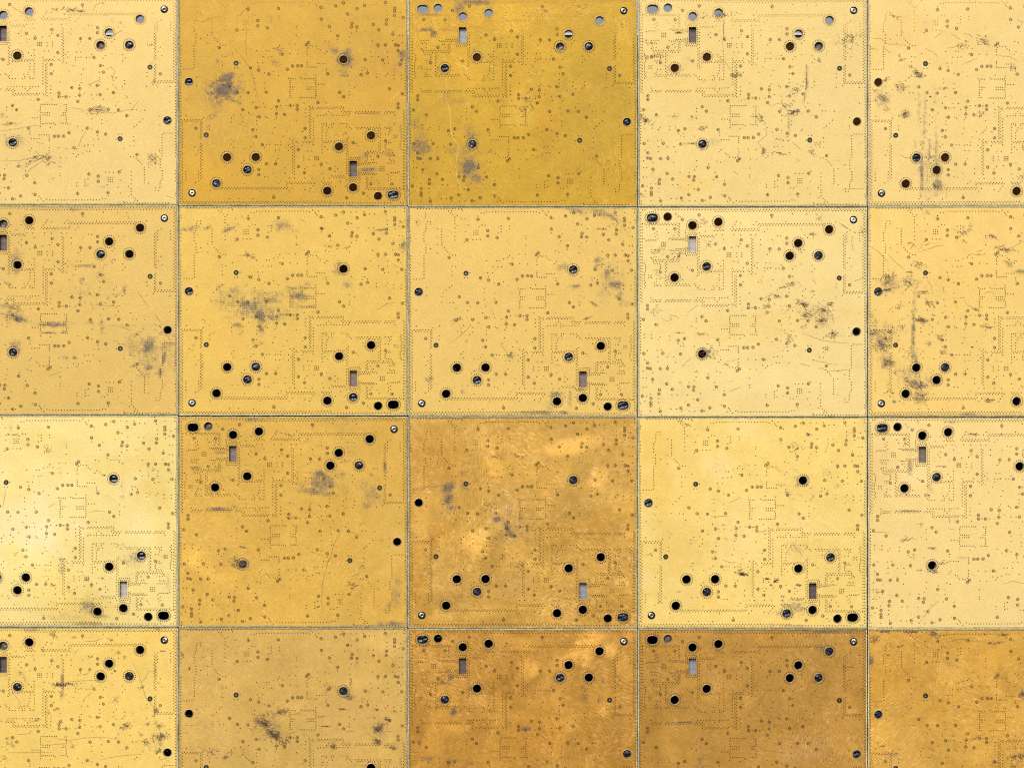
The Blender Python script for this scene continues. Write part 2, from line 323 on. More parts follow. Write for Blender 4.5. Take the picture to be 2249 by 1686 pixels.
# ---------------------------------------------------------------- shared meshes of the board
loops_f, ins_f, loops_s, ins_s = [], [], [], []
for i, (x, z, rx, rz, r) in enumerate(holes):
    s = hole_squ(i)
    loops_f.append(ellipse(x, z, rx + .9 * U, rz + .9 * U, 40, s)); ins_f.append(in_ell((x, z), rx + .9 * U, rz + .9 * U, s))
    loops_s.append(ellipse(x, z, rx + .3 * U, rz + .3 * U, 32, s)); ins_s.append(in_ell((x, z), rx + .3 * U, rz + .3 * U, s))
loops_f.append(slot_loop()); ins_f.append(in_slot(0)); loops_s.append(slot_loop(.3 * U)); ins_s.append(in_slot(.3 * U))
loops_f.append(ellipse(*screw_c, SCR, SCR, 36)); ins_f.append(in_ell(screw_c, SCR, SCR))
loops_s.append(ellipse(*screw_c, SCR - .4 * U, SCR - .4 * U, 36)); ins_s.append(in_ell(screw_c, SCR - .4 * U, SCR - .4 * U))
for e in eyes:
    loops_f.append(ellipse(*e, EYR, EYR, 24)); ins_f.append(in_ell(e, EYR, EYR))
THICK = .094
face_me = plate('gold_face', GX, GZ, loops_f, ins_f, 0., .012, (132, 120))
sub_me = plate('substrate', BW / 2 - EDGE, BH / 2 - EDGE, loops_s, ins_s, .0125, THICK)
# the raised, routed lip of bare fibreglass round the edge
def ring_plate(x0, z0, x1, z1, y0, y1, ch=.004):
    def rect(hx, hz, y): return [(-hx, y, -hz), (hx, y, -hz), (hx, y, hz), (-hx, y, hz)]
    V = rect(x0, z0, y1) + rect(x0, z0, y0 + ch) + rect(x0 - ch, z0 - ch, y0) + rect(x1 + ch, z1 + ch, y0) + rect(x1, z1, y0 + ch) + rect(x1, z1, y1)
    F = []
    for k in range(5):
        for i in range(4):
            j = (i + 1) % 4; F.append((k * 4 + i, k * 4 + j, (k + 1) * 4 + j, (k + 1) * 4 + i))
    return mesh('edge_lip', V, F)
lip_me = ring_plate(BW / 2 - EDGE + .002, BH / 2 - EDGE + .002, BW / 2 - EDGE - 1.3 * U, BH / 2 - EDGE - 1.25 * U, -.002, .02)

rng_ = random.Random(5)
via = []
for t, s in DOTS.items():
    for x, y in pts(s): via.append(loc(t, x, y))
for t, x0, y0, x1, y1, n in ROWS:
    for k in range(n):
        f = k / (n - 1); via.append(loc(t, x0 + (x1 - x0) * f, y0 + (y1 - y0) * f))
for i, (x, z, rx, rz, r) in enumerate(holes):
    if r:
        n = 22 if i == 7 else 19
        via += ellipse(x, z, rx + 4.2 * U, rz + 4.2 * U, n)
via = [v for v in via if abs(v[0]) < GX - .6 * U and abs(v[1]) < GZ - .6 * U]
rings = [loc(t, x, y) for t, s in RINGS.items() for x, y in pts(s)]
via_me = discs('via', [(x, z, 0, (1.15 + .2 * rng_.random()) * U) for x, z in via] + [(x + .004, z, 0, U * 1.3) for x, z in rings], -.0012)
pad_me = discs('test_pad', [(x, z, 2.25 * U, 3.5 * U) for x, z in rings], -.0010)

def rim_mesh(rx, rz, squ):
    V, F = [], []
    prof = [(1.5 * U, .010), (1.3 * U, -.003), (.35 * U, -.003), (0, .001), (0, THICK + .004)]
    n = 40
    for g, y in prof: V += [(x, y, z) for x, z in ellipse(0, 0, rx + g, rz + g, n, squ)]
    for k in range(len(prof) - 1):
        for i in range(n):
            j = (i + 1) % n; F.append((k * n + i, k * n + j, (k + 1) * n + j, (k + 1) * n + i))
    me = mesh('hole_rim', V, F); me.materials.append(M['rim']); me.materials.append(M['bore'])
    for p in me.polygons: p.material_index = 1 if p.index >= 3 * n else 0
    return me
rim_me = {}
for i, (x, z, rx, rz, r) in enumerate(holes):
    key = (round(rx, 4), round(rz, 4))
    if key not in rim_me: rim_me[key] = rim_mesh(rx, rz, hole_squ(i))

def plug_mesh(rx, rz, squ, seed):
    """a wavy blob that fills a hole from behind"""
    rr = random.Random(seed); n = 24; rad = [0, .25, .5, .72, .88, .97, 1.0]
    ph = [(rr.uniform(1, 4), rr.uniform(0, 6.3), rr.uniform(2, 7), rr.uniform(0, 6.3)) for _ in range(4)]
    V, F = [(0, -.004, 0)], []
    for k in rad[1:]:
        for x, z in ellipse(0, 0, rx * k * .985, rz * k * .985, n, squ):
            h = sum(math.sin(a * x / rx + b_) * math.sin(c * z / rz + d) for a, b_, c, d in ph) * .009
            V.append((x, (-.006 * (1 - k * k) + h * (1 - .5 * k) + .012 * k ** 8), z))
    for i in range(n): F.append((0, 1 + i, 1 + (i + 1) % n))
    for k in range(len(rad) - 2):
        for i in range(n):
            j = (i + 1) % n; F.append((1 + k * n + i, 1 + (k + 1) * n + i, 1 + (k + 1) * n + j, 1 + k * n + j))
    F = [tuple(reversed(f)) for f in F]
    return mesh('hole_plug', V, F)
screw_me = lathe('screw', [(6.9 * U, .03), (6.8 * U, .012), (6.2 * U, .002), (5.0 * U, -.004), (3.2 * U, -.006), (2.3 * U, -.004), (2.0 * U, .004), (1.9 * U, .02)], 28)
socket_me = lathe('socket', [(1.95 * U, .018), (1.0 * U, .020), (.3 * U, .021)], 16)
well_me = lathe('screw_well', [(8.45 * U, -.0015), (8.2 * U, .006), (8.0 * U, .03), (6.0 * U, .034)], 32)
eye_me = lathe('eyelet', [(EYR - .02 * U, -.001), (EYR - .5 * U, .008), (1.5 * U, .010)], 24)
eyepin_me = lathe('pin', [(2.5 * U, .012), (2.3 * U, .003), (1.4 * U, .002), (.9 * U, .008), (.3 * U, .009)], 16)
slot_me = mesh('slot_fabric', [(sx0 - .03, 0, sz0 - .03), (sx1 + .03, 0, sz0 - .03), (sx1 + .03, 0, sz1 + .03), (sx0 - .03, 0, sz1 + .03),
                               (sx0 - .03, .02, sz0 - .03), (sx1 + .03, .02, sz0 - .03), (sx1 + .03, .02, sz1 + .03), (sx0 - .03, .02, sz1 + .03)],
               [(0, 1, 2, 3), (0, 4, 5, 1), (1, 5, 6, 2), (2, 6, 7, 3), (3, 7, 4, 0)])
for me in (screw_me, eyepin_me, socket_me): me.polygons.foreach_set('use_smooth', [True] * len(me.polygons))

# ---------------------------------------------------------------- numpy noise for tarnish that differs from board to board
def vnoise(x, y, seed):
    xi, yi = np.floor(x).astype(np.int64), np.floor(y).astype(np.int64); fx, fy = x - xi, y - yi
    fx, fy = fx * fx * (3 - 2 * fx), fy * fy * (3 - 2 * fy)
    def h(a, b_):
        n = (a * 374761393 + b_ * 668265263 + seed * 974634) & 0xFFFFFFFF
        n = ((n ^ (n >> 13)) * 1274126177) & 0xFFFFFFFF
        return ((n ^ (n >> 16)) & 0xFFFF) / 65535.
    return (h(xi, yi) * (1 - fx) + h(xi + 1, yi) * fx) * (1 - fy) + (h(xi, yi + 1) * (1 - fx) + h(xi + 1, yi + 1) * fx) * fy
def fbm(x, y, seed, o=5):
    s, a, t = 0, .5, 0
    for k in range(o):
        s = s + a * vnoise(x * 2 ** k + 17.3 * k, y * 2 ** k + 5.1 * k, seed + k); t += a; a *= .55
    return s / t - .5

# ---------------------------------------------------------------- what each of the twenty boards looks like
# orientation, fills of the 12 holes (D empty, G slate resin, P pale plug painted as a lit interior), slot, tone, mottle, wrinkle, enlargement frame the marks were read in
# B x,y,rx,ry,angle,strength : worn grey patch   K x,y,rx,ry,angle,count : cluster of scuffs   S x,y x,y .. : scratch   L : bright scratch
# T x,y,rx,ry,angle,brightness,warmth : tarnish patch
BOARDS = {
(0,0): dict(o='L', f='GGDDDDDDGPDD', slot='slotdark', c=(234,201,122), mo=.05, w=.13, fr=(0,0,3.454),
 label='pale gold board at the top left corner, scratched along its top',
 k='K540,80,170,14,4,50 K910,175,30,20,30,8 K855,585,30,15,10,10 K740,830,90,40,-15,50 K90,940,70,12,0,24 B110,1075,90,50,0,.45 K300,1200,90,25,-15,40 K1160,1200,60,55,60,70 K1145,340,20,40,80,10 K200,1260,30,60,60,14 K20,870,30,20,0,10 K390,1230,100,60,0,16 K1180,640,60,40,20,10 K960,740,20,14,-60,8 K400,1350,50,40,0,10',
 s='60,30 160,100 200,110|800,530 850,515 875,545 850,590|620,850 700,820 850,860 1000,830 1060,760|0,998 60,990 170,970 310,950|0,1225 150,1220 310,1180|170,1340 250,1270 380,1190|680,640 780,600|590,1120 660,970|1255,1480 1330,1510|700,90 730,40 790,15|280,1080 330,1095|850,280 930,230|530,820 640,830', l='', t=''),
(0,1): dict(o='R', f='GDDDDDDGDDGG', slot='slotdark', c=(209,163,54), mo=.06, w=.2, fr=(385,0,3.454),
 label='orange gold board with a broad dark smudge at its upper left, in the top row',
 k='B370,690,110,75,-10,1 B390,600,90,35,-15,.9 B320,470,20,25,0,.7 B290,880,50,18,-40,.6 B250,960,20,20,0,.4 B340,770,60,40,-40,.7 B1290,460,60,60,0,1 B1210,390,50,30,20,.7 B1280,540,60,30,0,.45 B450,770,60,14,20,.6 B750,480,60,25,30,.5 B780,380,50,14,20,.6 B1720,415,25,30,60,.8 B1710,490,15,18,0,1 B1665,530,12,50,0,.4 B1450,1290,70,14,0,.9 B1440,1180,50,20,-25,.6 B1620,1180,60,10,0,.6 B1460,862,90,6,0,.6 K380,640,110,60,-8,50 K340,720,100,50,-8,40 K1280,580,50,6,0,12 K1280,1010,30,20,30,10 K920,215,14,20,60,6 K1660,940,30,40,60,8',
 s='430,350 500,430 570,520 600,640 630,760|540,240 535,330 545,420|130,155 200,170 330,125|480,130 560,50|390,755 440,770 500,780', l='1640,760 1700,700', t='T250,1340,260,160,0,.03,.5 T1650,650,160,250,0,0,.4 T300,950,200,250,10,-.02,-.3'),
(0,2): dict(o='L', f='GGGDDDDDGPDD', slot='slotmetal', c=(205,161,40), mo=.06, w=.35, fr=(890,0,3.454),
 label='greenish gold board with a pinkish worn patch in its middle, in the top row',
 k='B480,1200,70,180,0,.4 B110,1080,90,120,0,.4 B410,60,40,60,0,.7 B520,20,120,18,0,.8 B200,110,80,10,0,.7 B200,160,30,40,0,.3 B150,225,60,8,0,1 B215,255,22,16,0,1 B330,220,60,6,0,.5 B530,375,14,16,0,.7 B120,1120,80,70,20,.7 B80,940,50,50,0,.45 B500,1040,60,90,0,.55 B490,1270,60,60,0,.9 B540,1340,40,30,30,.8 B310,720,30,40,0,.45 B400,770,70,20,0,.45 B350,1150,40,30,0,.4 K700,430,15,10,-40,6 K940,800,60,80,20,40 K880,830,60,60,20,20 K1640,190,50,40,20,10 K1330,60,60,50,0,14 K1050,90,100,40,0,14 B600,1160,80,20,-10,.25',
 s='900,730 950,685|1290,1300 1330,1270', l='310,570 318,650 305,740 340,850 350,1000 365,1050 410,1110 385,1230 390,1330 430,1450 470,1560|1720,860 1740,800|740,150 800,210 850,230|940,180 990,120|380,480 450,500 480,520|580,440 640,500 700,520|780,130 850,220|400,500 480,520', t='T870,840,110,150,0,.10,-1.6 T880,830,190,190,0,.02,.6 T1080,970,80,80,0,.02,.6 T1400,900,400,700,0,-.05,-.12 T250,250,300,250,0,.05,.4 T800,150,200,120,20,.08,.2 T1640,400,90,260,10,.06,-.2 T1650,230,60,90,0,.08,-1.2 T500,540,140,110,30,.1,.2 T1350,90,60,50,0,.08,-1.2 T1080,90,120,50,0,.08,-1.0'),
(0,3): dict(o='L', f='DGDDDDDDPDDD', slot='slotdark', c=(239,209,132), mo=.04, w=.13, fr=(1395,0,3.454),
 label='pale gold board with a long vertical rub right of its middle, in the top row',
 k='K660,120,15,80,85,40 K330,250,50,8,0,30 B340,250,50,8,0,.5 K130,430,10,110,88,40 K755,570,30,50,60,50 K1620,300,50,110,65,60 B1300,620,9,110,0,.75 B1285,740,9,50,10,.6 K1220,690,50,40,-30,36 K1200,855,60,25,10,50 B1220,850,30,14,-20,.6 K1150,800,20,60,70,24 B1165,960,7,60,0,.7 K950,900,50,30,40,36 K970,1160,40,20,-30,24 K1110,1170,60,12,10,20 K1340,1160,40,40,-50,30 K1390,460,30,20,30,14 K60,900,30,100,-60,60 K300,880,20,40,80,16 K440,890,30,40,70,16 K500,970,50,25,0,30 B600,1070,60,30,0,.35 K420,1090,8,40,90,30 K50,1480,15,40,-60,18 K1265,985,8,15,60,10 K1230,1220,20,20,40,8 K490,510,14,20,50,10 K250,880,14,14,20,5 K520,130,40,30,-40,12 B550,1090,16,30,0,.4 K110,330,30,60,-70,16 K1400,1090,60,30,10,10 B1165,870,50,30,0,.35 K1100,1060,50,8,5,8 K160,1390,30,25,-50,10',
 s='660,60 675,150 665,300 660,400|672,170 668,300|600,410 690,480 730,540|1580,250 1650,300 1640,400|1300,490 1300,640 1280,760|1040,800 1110,780 1160,850|990,950 995,1030 930,1080 980,1160|1190,1080 1260,1140|1390,430 1410,480|740,1300 785,1330|300,940 310,980|1110,750 1115,800 1150,830|940,890 990,940|1450,380 1450,430|200,560 230,590|1570,1440 1760,1430', l='', t='T500,600,400,300,0,-.02,.25 T450,1400,120,60,0,0,.5'),
(0,4): dict(o='R', f='DDDDDDDDGDDD', slot='slotmid', c=(245,212,134), mo=.04, w=.13, fr=(1880,0,3.604),
 label='pale gold board at the top right corner, with faint brown streaks down to its bottom',
 k='B520,1380,12,240,1,.85 B635,1200,10,330,-2,.6 B545,1000,10,200,1,.55 B570,1350,90,260,0,.35 B220,780,80,70,20,.4 B210,780,50,40,30,.5 K220,780,55,45,40,50 B500,595,40,22,25,.5 K490,590,60,35,30,70 K390,905,40,35,-40,60 B390,905,30,28,0,.6 K345,440,15,20,50,12 K350,480,40,20,-20,16 K840,360,20,50,80,26 K1010,330,80,40,20,36 K240,630,40,20,-20,18 K350,690,60,40,30,46 B520,1350,16,250,0,.5 B580,1200,10,120,0,.6 B640,1150,9,350,0,.35 B645,1460,30,45,0,.7 K645,1470,30,50,70,50 B500,850,12,150,0,.4 B560,1000,16,160,0,.25 K1240,540,25,50,70,26 K990,910,40,40,-60,30 K140,390,10,40,100,10 K690,700,10,60,85,12 K870,330,20,12,20,12 K310,130,70,20,20,14 B720,1500,8,80,0,.3 K590,765,14,10,20,16 K150,720,30,20,0,14 K430,530,25,20,50,14 K810,820,12,8,0,10 K1300,1400,30,40,60,12 K240,870,40,50,50,14 B1245,545,16,40,-20,.4 K580,1240,20,60,85,20',
 s='120,300 200,310 260,350 400,360|540,380 620,420 650,455|840,510 900,490 960,460|200,640 275,630|350,1220 380,1245 430,1252|1120,440 1220,450 1290,490|975,1065 1030,1030 1035,990|620,310 690,240|750,260 830,320|850,265 900,275 930,305|300,660 360,680 385,740|150,730 260,800|210,370 280,430|460,1100 475,1170|730,375 760,380 830,350|1270,150 1330,180', l='', t='T300,300,400,120,-30,-.02,.3 T900,250,400,120,-35,-.01,.25'),
(1,0): dict(o='L', f='DGDDDPDDDGDD', slot='slotdark', c=(227,189,102), mo=.04, w=.13, fr=(0,445,3.454),
 label='dull tan gold board with purplish smudges at its right, leftmost in the second row',
 k='B1120,1150,120,120,0,.45 B110,860,140,55,12,.5 B1270,1150,80,150,0,.4 B620,700,120,100,0,.25 B140,880,110,25,12,.9 K90,800,90,40,15,36 B110,870,60,20,10,.8 B400,925,110,22,0,.8 B370,985,60,8,0,.8 B490,980,25,8,0,.7 B265,942,20,6,0,.7 B110,1090,50,50,0,.6 B1120,1100,45,60,0,.9 B1120,1060,80,40,0,.6 B1240,1180,14,110,8,.9 B1290,1070,50,14,0,.7 B1215,1280,20,40,0,.9 B1130,1250,40,20,0,.9 B1100,1310,60,14,-20,.6 B1330,1200,10,200,0,.5 B1040,1000,25,10,-20,.8 B1000,1090,50,80,0,.4 B1000,1160,30,10,0,.7 B1010,1235,20,8,0,.7 B120,430,50,90,10,.55 B110,530,40,20,0,.5 B620,590,30,16,-30,.5 B685,690,12,12,0,.8 B650,480,70,7,0,.8 B770,900,14,14,0,.7 B945,660,16,30,10,.7 B890,705,35,8,0,.6 B830,930,250,12,2,.3 B500,1170,30,16,0,.45 B60,790,60,25,0,.5 B70,620,40,14,30,.6 B690,910,25,12,0,.6 B610,720,12,60,0,.4 B775,960,14,30,0,.5 B1110,610,14,12,0,.5 B820,720,14,8,0,.5 B560,50,60,14,0,.5 B760,560,30,30,0,.4 K1200,960,60,60,0,10 K850,780,90,20,10,10 K860,440,30,10,-20,8',
 s='1040,670 1130,800|1170,850 1220,910|850,1040 900,1060|370,1315 430,1295 460,1280|0,840 90,860 160,880|120,780 180,830|900,940 1000,970|1190,980 1280,1020|970,90 975,130', l='', t=''),
(1,1): dict(o='R', f='GDDDDGDDDGGD', slot='slotmid', c=(232,192,93), mo=.04, w=.16, fr=(385,445,3.454),
 label='warm gold board with grey weave-patterned smudges across its middle, in the second row',
 k='B580,790,240,110,10,.5 B700,700,280,50,0,.4 B420,700,120,60,0,.4 B560,780,110,60,20,.8 B640,850,70,40,40,.95 B720,740,60,30,0,.85 B650,960,20,50,0,.8 B480,930,50,30,0,.6 B450,680,80,40,0,.5 B330,640,50,20,-10,.4 B930,710,60,35,0,.85 B1000,790,60,10,0,.75 B850,660,40,40,0,.45 B350,750,80,14,0,.45 B930,650,100,10,0,.65 B1000,620,60,20,-20,.35 B900,760,60,60,0,.4 B1240,500,50,50,0,.55 B1300,620,40,25,0,.6 B110,200,70,18,-10,.65 B240,190,40,16,-20,.7 B400,205,40,12,-20,.95 B800,180,60,35,0,.6 B880,210,60,10,10,.4 B1560,210,50,8,-5,.9 B1730,330,30,40,0,.7 B1720,150,30,30,0,.35 K550,400,60,25,20,24 K1300,350,30,15,-20,14 K540,630,12,10,-40,8 B680,780,300,150,0,.2 B590,1215,25,18,0,.55 K220,900,30,20,40,8 K120,1110,50,20,-50,10 K1180,340,60,20,10,10 K560,560,50,10,-10,8 B1110,200,10,10,0,1 B210,1240,16,40,0,.35 K600,1050,100,40,0,8 B600,860,200,60,10,.35 B720,870,60,18,20,.8 B830,850,60,10,0,.6 B450,760,60,20,0,.5',
 s='1530,820 1600,770 1660,755|250,1010 310,980|460,400 560,405 620,440|1640,460 1670,480 1720,500|400,820 420,830|500,100 520,130|940,120 990,150', l='130,710 155,725', t='T300,1000,300,300,0,.01,.2'),
(1,2): dict(o='R', f='GGDGDDDGDDGD', slot='slotmid', c=(234,196,106), mo=.03, w=.13, fr=(890,445,3.454),
 label='warm gold board with smudged upper right corner and a pale hairline from its top edge',
 k='B1560,600,90,140,20,.4 K390,890,50,22,-25,36 K90,150,20,30,60,16 B1470,75,130,25,15,.6 B1560,110,60,18,25,.65 B1290,60,80,20,20,.65 B1450,450,20,50,15,.8 B1490,430,50,14,-15,.55 B1530,540,30,60,10,.8 B1590,620,60,35,0,.9 B1620,700,30,40,0,.55 B1670,760,60,40,0,.4 B1200,490,40,30,0,.6 B1300,635,40,12,0,.9 K1425,765,35,15,30,24 B1440,770,25,8,35,.7 K1385,875,40,12,-25,18 B800,1165,30,35,40,.6 K800,1160,40,30,50,24 B1140,1460,60,30,0,.75 B1100,1540,40,60,0,.4 B1250,1500,14,80,0,.45 B1000,1590,120,12,0,.8 B1210,1590,30,12,0,.95 B380,1480,25,20,0,.5 B435,1440,16,16,0,.6 B180,1335,30,14,0,.7 B1320,1415,30,12,0,.8 K465,1055,14,14,0,8 K1560,170,40,10,-30,10 B1640,160,50,90,0,.25 B540,1275,40,20,0,.4 B1155,1230,20,10,0,.6 K1500,460,50,20,-20,14 B700,50,300,8,0,.4 K1480,200,60,10,0,16 B1270,510,20,60,0,.3 K140,840,30,20,-50,6',
 s='340,900 400,880 440,890|1390,745 1430,770 1460,785|1350,885 1400,870 1430,855|350,1065 430,1000 500,930|720,1070 760,1120 790,1180|410,110 440,130|155,60 150,120|390,960 400,985|330,205 350,230', l='470,0 500,100 540,250 600,450 640,600', t='T500,330,500,200,0,.02,.1'),
(1,3): dict(o='L', f='DDDGDDDGGDDD', slot='slotpale', c=(248,219,143), mo=.04, w=.13, fr=(1395,450,3.454),
 label='bright pale gold board with a tangle of fine scratches right of its middle',
 k='B1400,860,150,120,20,.35 K1290,760,30,30,20,70 B1295,765,22,22,0,.6 K1300,830,70,50,10,60 K1430,800,90,60,25,60 K1420,880,60,30,0,50 K1500,980,40,45,40,60 K1450,1090,30,30,0,20 K1070,690,30,20,20,26 B1075,692,20,12,20,.5 K1150,620,80,25,-15,26 K1340,655,30,10,-15,10 K990,770,30,40,60,20 K1175,1010,60,40,40,30 B520,1120,60,45,0,.5 K560,1120,80,50,5,60 K500,980,50,20,0,26 K330,970,50,6,0,12 K1720,200,30,50,60,20 K1390,100,40,30,-20,18 K520,130,40,40,60,24 K1340,220,60,14,-5,18 K200,330,30,60,60,18 K330,380,60,25,-30,18 K1240,740,40,30,-30,26 K160,820,60,40,-60,16 B1430,880,40,20,0,.3 B1510,985,25,30,30,.4 B1490,750,30,14,30,.4 K1480,750,40,20,-20,30 K460,1270,25,5,0,8 K1280,920,20,40,70,16 K1260,345,30,8,-10,8 K560,300,40,30,-50,12 K110,160,40,30,50,6 B330,720,90,6,0,.4 K700,1200,60,20,-20,8 K1650,980,40,25,40,8',
 s='1270,970 1340,1000 1460,1035 1620,1050|1350,1175 1440,1195 1540,1215|1430,1250 1530,1262 1640,1245|190,855 240,880 275,870 265,830 335,855 320,865|1220,575 1270,615|1130,820 1195,770|150,520 220,560|1650,230 1645,290 1655,350|1565,155 1630,190|1660,580 1740,550|355,1225 430,1155|1350,560 1375,600|720,1415 800,1380|400,815 480,755|950,560 970,600|1540,130 1620,180|300,60 370,110|970,710 1050,680|1245,1205 1330,1220|50,240 80,270', l='', t='T450,450,300,200,20,-.02,.2 T1000,900,700,120,-5,-.01,.3 T1000,1300,500,100,0,.03,-.1'),
(1,4): dict(o='R', f='GDDDDDDDDGDD', slot='slotmid', c=(249,211,122), mo=.04, w=.13, fr=(1880,440,3.454),
 label='gold board covered in dark scrapes along its left, rightmost in the second row',
 k='B435,980,16,240,3,1.0 B200,1050,90,120,10,.6 B430,1350,140,110,15,.45 B240,640,90,80,20,.5 B420,620,90,60,20,.35 K240,600,60,70,20,70 K240,680,50,12,-5,30 K400,545,30,8,5,22 K480,490,60,30,20,40 K400,620,60,50,20,50 K320,810,20,50,60,26 B430,850,11,80,2,.8 B440,1050,11,150,2,.9 B455,1200,11,60,2,.75 K490,910,70,30,15,60 B490,910,60,25,10,.55 K640,1040,40,30,40,34 K555,1090,25,25,30,34 K655,1150,35,25,0,34 K200,1110,80,60,30,80 B200,1090,70,40,25,.8 B230,1230,50,50,20,.75 K240,1230,60,50,20,60 K300,1310,30,20,40,20 B450,1390,90,30,15,.8 K440,1390,120,40,20,70 B490,1480,60,60,10,.5 K490,1500,80,60,30,60 K270,1460,30,30,30,28 B290,1527,12,10,0,1 K130,1000,40,30,0,40 B140,1010,50,14,0,.8 K250,1000,30,14,0,20 K590,870,14,14,45,16 K570,790,50,30,30,26 K915,830,35,16,20,22 K990,960,70,25,15,26 K820,230,60,50,60,30 B870,180,14,40,10,.7 K820,310,40,14,30,14 K1040,280,50,20,20,28 B1030,278,30,10,10,.5 K1130,370,80,30,10,40 B1140,375,40,14,10,.5 K1160,470,50,40,30,40 B1245,540,40,18,0,.85 K1000,1515,60,16,10,34 B540,90,40,25,0,.45 B850,1625,60,12,0,.7 K880,1115,16,6,0,12 K500,700,70,20,0,26 K350,960,60,40,60,26 K420,330,40,20,30,18 B120,880,20,30,0,.6 K140,930,30,40,60,20 B420,1000,60,350,0,.15 K380,1150,80,60,0,20 K540,340,100,60,-10,12',
 s='140,655 200,690 290,660|190,680 240,680 285,665|240,410 300,470 365,530|780,740 830,740|820,760 850,800 940,845|1190,360 1270,310|870,410 920,415 980,410|510,380 600,350 670,340|970,710 1010,690 1060,720|240,850 290,800|110,350 180,400 240,470|720,215 800,245 850,265|540,610 575,650 570,680|1060,760 1130,770|550,770 590,800 570,760|600,1010 650,1060|910,390 960,380', l='300,700 310,760 290,800|820,720 850,790', t='T130,120,80,80,0,0,.5 T800,650,300,300,0,0,.2'),
(2,0): dict(o='R', f='GGGDDDDDPDDD', slot='slotpale', c=(249,224,142), mo=.05, w=.1, fr=(0,900,3.454),
 label='bright pale yellow gold board with brown smudged bottom edge, leftmost in the third row',
 k='B1010,1130,90,60,0,.5 B1070,1110,40,40,0,.5 B680,1490,60,60,0,.65 B780,1570,60,30,0,.5 B700,1620,160,10,0,.7 B480,1580,110,30,0,.35 B1275,1310,25,70,0,.45 B470,1190,25,70,0,.45 K470,1130,20,10,0,10 K80,190,70,10,0,18 B90,130,14,50,0,.35 K360,300,50,60,60,24 B930,560,14,80,0,.35 K1160,450,25,20,-40,12 K790,495,30,6,10,14 K400,1325,30,20,20,22 B820,660,30,12,0,.35 B930,660,14,20,0,.4 B140,1305,40,12,0,.4 B1255,1115,20,16,0,.6 B660,1285,14,10,0,.9 K760,1275,60,4,0,10 B935,1030,16,18,0,.5 K530,1370,25,25,0,10 B550,1580,50,40,0,.3 B1080,1430,40,14,0,.3 B980,1590,10,30,0,.4 B870,670,150,30,0,.15 B700,1380,100,50,0,.2 K930,405,14,14,0,8 K120,1090,20,30,0,8 B1150,930,16,20,0,.25 K80,1430,30,10,0,6',
 s='680,775 740,765 800,775|20,740 50,600|1140,610 1130,660|830,380 920,378|360,740 420,710', l='', t='T250,900,320,500,0,.06,-.5 T1230,500,140,500,0,-.04,.5 T700,1550,400,120,0,-.04,.5 T350,1300,300,200,20,0,.5 T300,250,250,120,20,-.02,.4 T1150,640,150,100,0,-.02,.35 T900,420,250,80,0,-.02,.4 T150,600,150,150,0,-.01,.4 T300,1000,120,200,30,.04,-.2 T1100,900,300,120,0,.03,-.2 T100,1080,100,60,0,0,.4 T700,1500,200,150,0,-.05,.2'),
(2,1): dict(o='L', f='DGDDDDPDGDDD', slot='slotmid', c=(222,177,77), mo=.07, w=.3, fr=(385,900,3.454),
 label='mid gold board with a thin arcing scratch through its lower right, in the third row',
 k='B1100,490,50,30,0,.9 B1130,550,90,50,0,.75 B1060,620,120,25,10,.65 B1000,560,80,12,0,.5 B1270,500,80,30,0,.4 B1430,560,40,40,0,.4 B1490,490,18,18,0,.8 B1500,640,70,50,10,.5 B1450,730,30,30,0,.55 B510,1160,65,45,10,.55 K480,1160,80,50,10,110 B330,750,80,12,0,.9 B450,735,14,8,0,.9 K510,1040,40,8,8,26 B340,325,50,12,0,.8 B160,440,40,14,0,.7 B320,440,40,20,0,.55 B530,415,60,10,-5,.5 K840,185,40,12,10,20 B600,75,60,16,0,.6 K1350,1330,60,50,-30,46 K1420,1180,25,6,0,12 B1680,1380,50,110,0,.5 B1620,1500,40,60,0,.45 B1650,1620,120,20,0,.8 B1590,430,16,40,0,.7 K1320,245,30,20,0,10 B1290,390,40,10,-10,.6 B1210,520,90,60,0,.3 B620,1155,25,10,0,.4 K1080,1490,10,30,80,14 K1580,1000,30,20,30,8 B1290,600,30,50,0,.3 B1340,320,30,18,0,.3 K1510,440,10,30,80,8',
 s='1265,900 1220,980 1160,1150 1120,1300 1110,1440 1120,1550|1300,915 1410,950|1400,862 1450,858|480,810 470,870|1410,1240 1340,1260', l='200,1150 300,1220 370,1280|170,1180 260,1240 340,1300|450,800 500,760|460,820 530,760|900,600 920,600', t='T900,1450,400,250,-20,.05,.1 T250,1230,140,60,35,.12,0 T1650,900,150,250,0,.03,-.2 T120,1100,80,60,0,.1,0 T1250,1100,150,300,15,.04,.1 T700,950,250,120,-40,-.03,.2 T1500,1450,200,150,0,-.02,.4 T1600,150,150,80,0,0,.4'),
(2,2): dict(o='R', f='DGDDDDDGDDGD', slot='slotmetal', c=(211,163,71), mo=.09, w=.75, fr=(890,910,3.454),
 label='marbled amber gold board with rippled foil and grey gouges at its left',
 k='B330,550,50,30,-30,.9 K310,560,50,30,-30,26 B330,650,40,50,30,.8 B355,705,30,20,0,.8 K330,650,40,40,50,30 B440,540,25,30,40,.6 K450,450,50,40,20,18 B700,790,35,20,20,.9 B770,850,20,50,-20,.9 B800,910,40,20,30,.9 K690,320,60,20,10,18 K860,320,60,20,20,18 B790,710,20,40,20,.5 K740,1080,40,30,-40,16 K870,1140,50,30,-30,22 B930,1060,30,30,0,.4 B880,770,20,30,0,.5 K690,710,30,10,0,8 B1000,1140,40,14,0,.3 B200,940,20,20,0,.4 K640,700,60,60,-30,14 B1500,1420,16,14,0,.5 K1160,440,30,14,-20,10 B1110,340,40,10,0,.3',
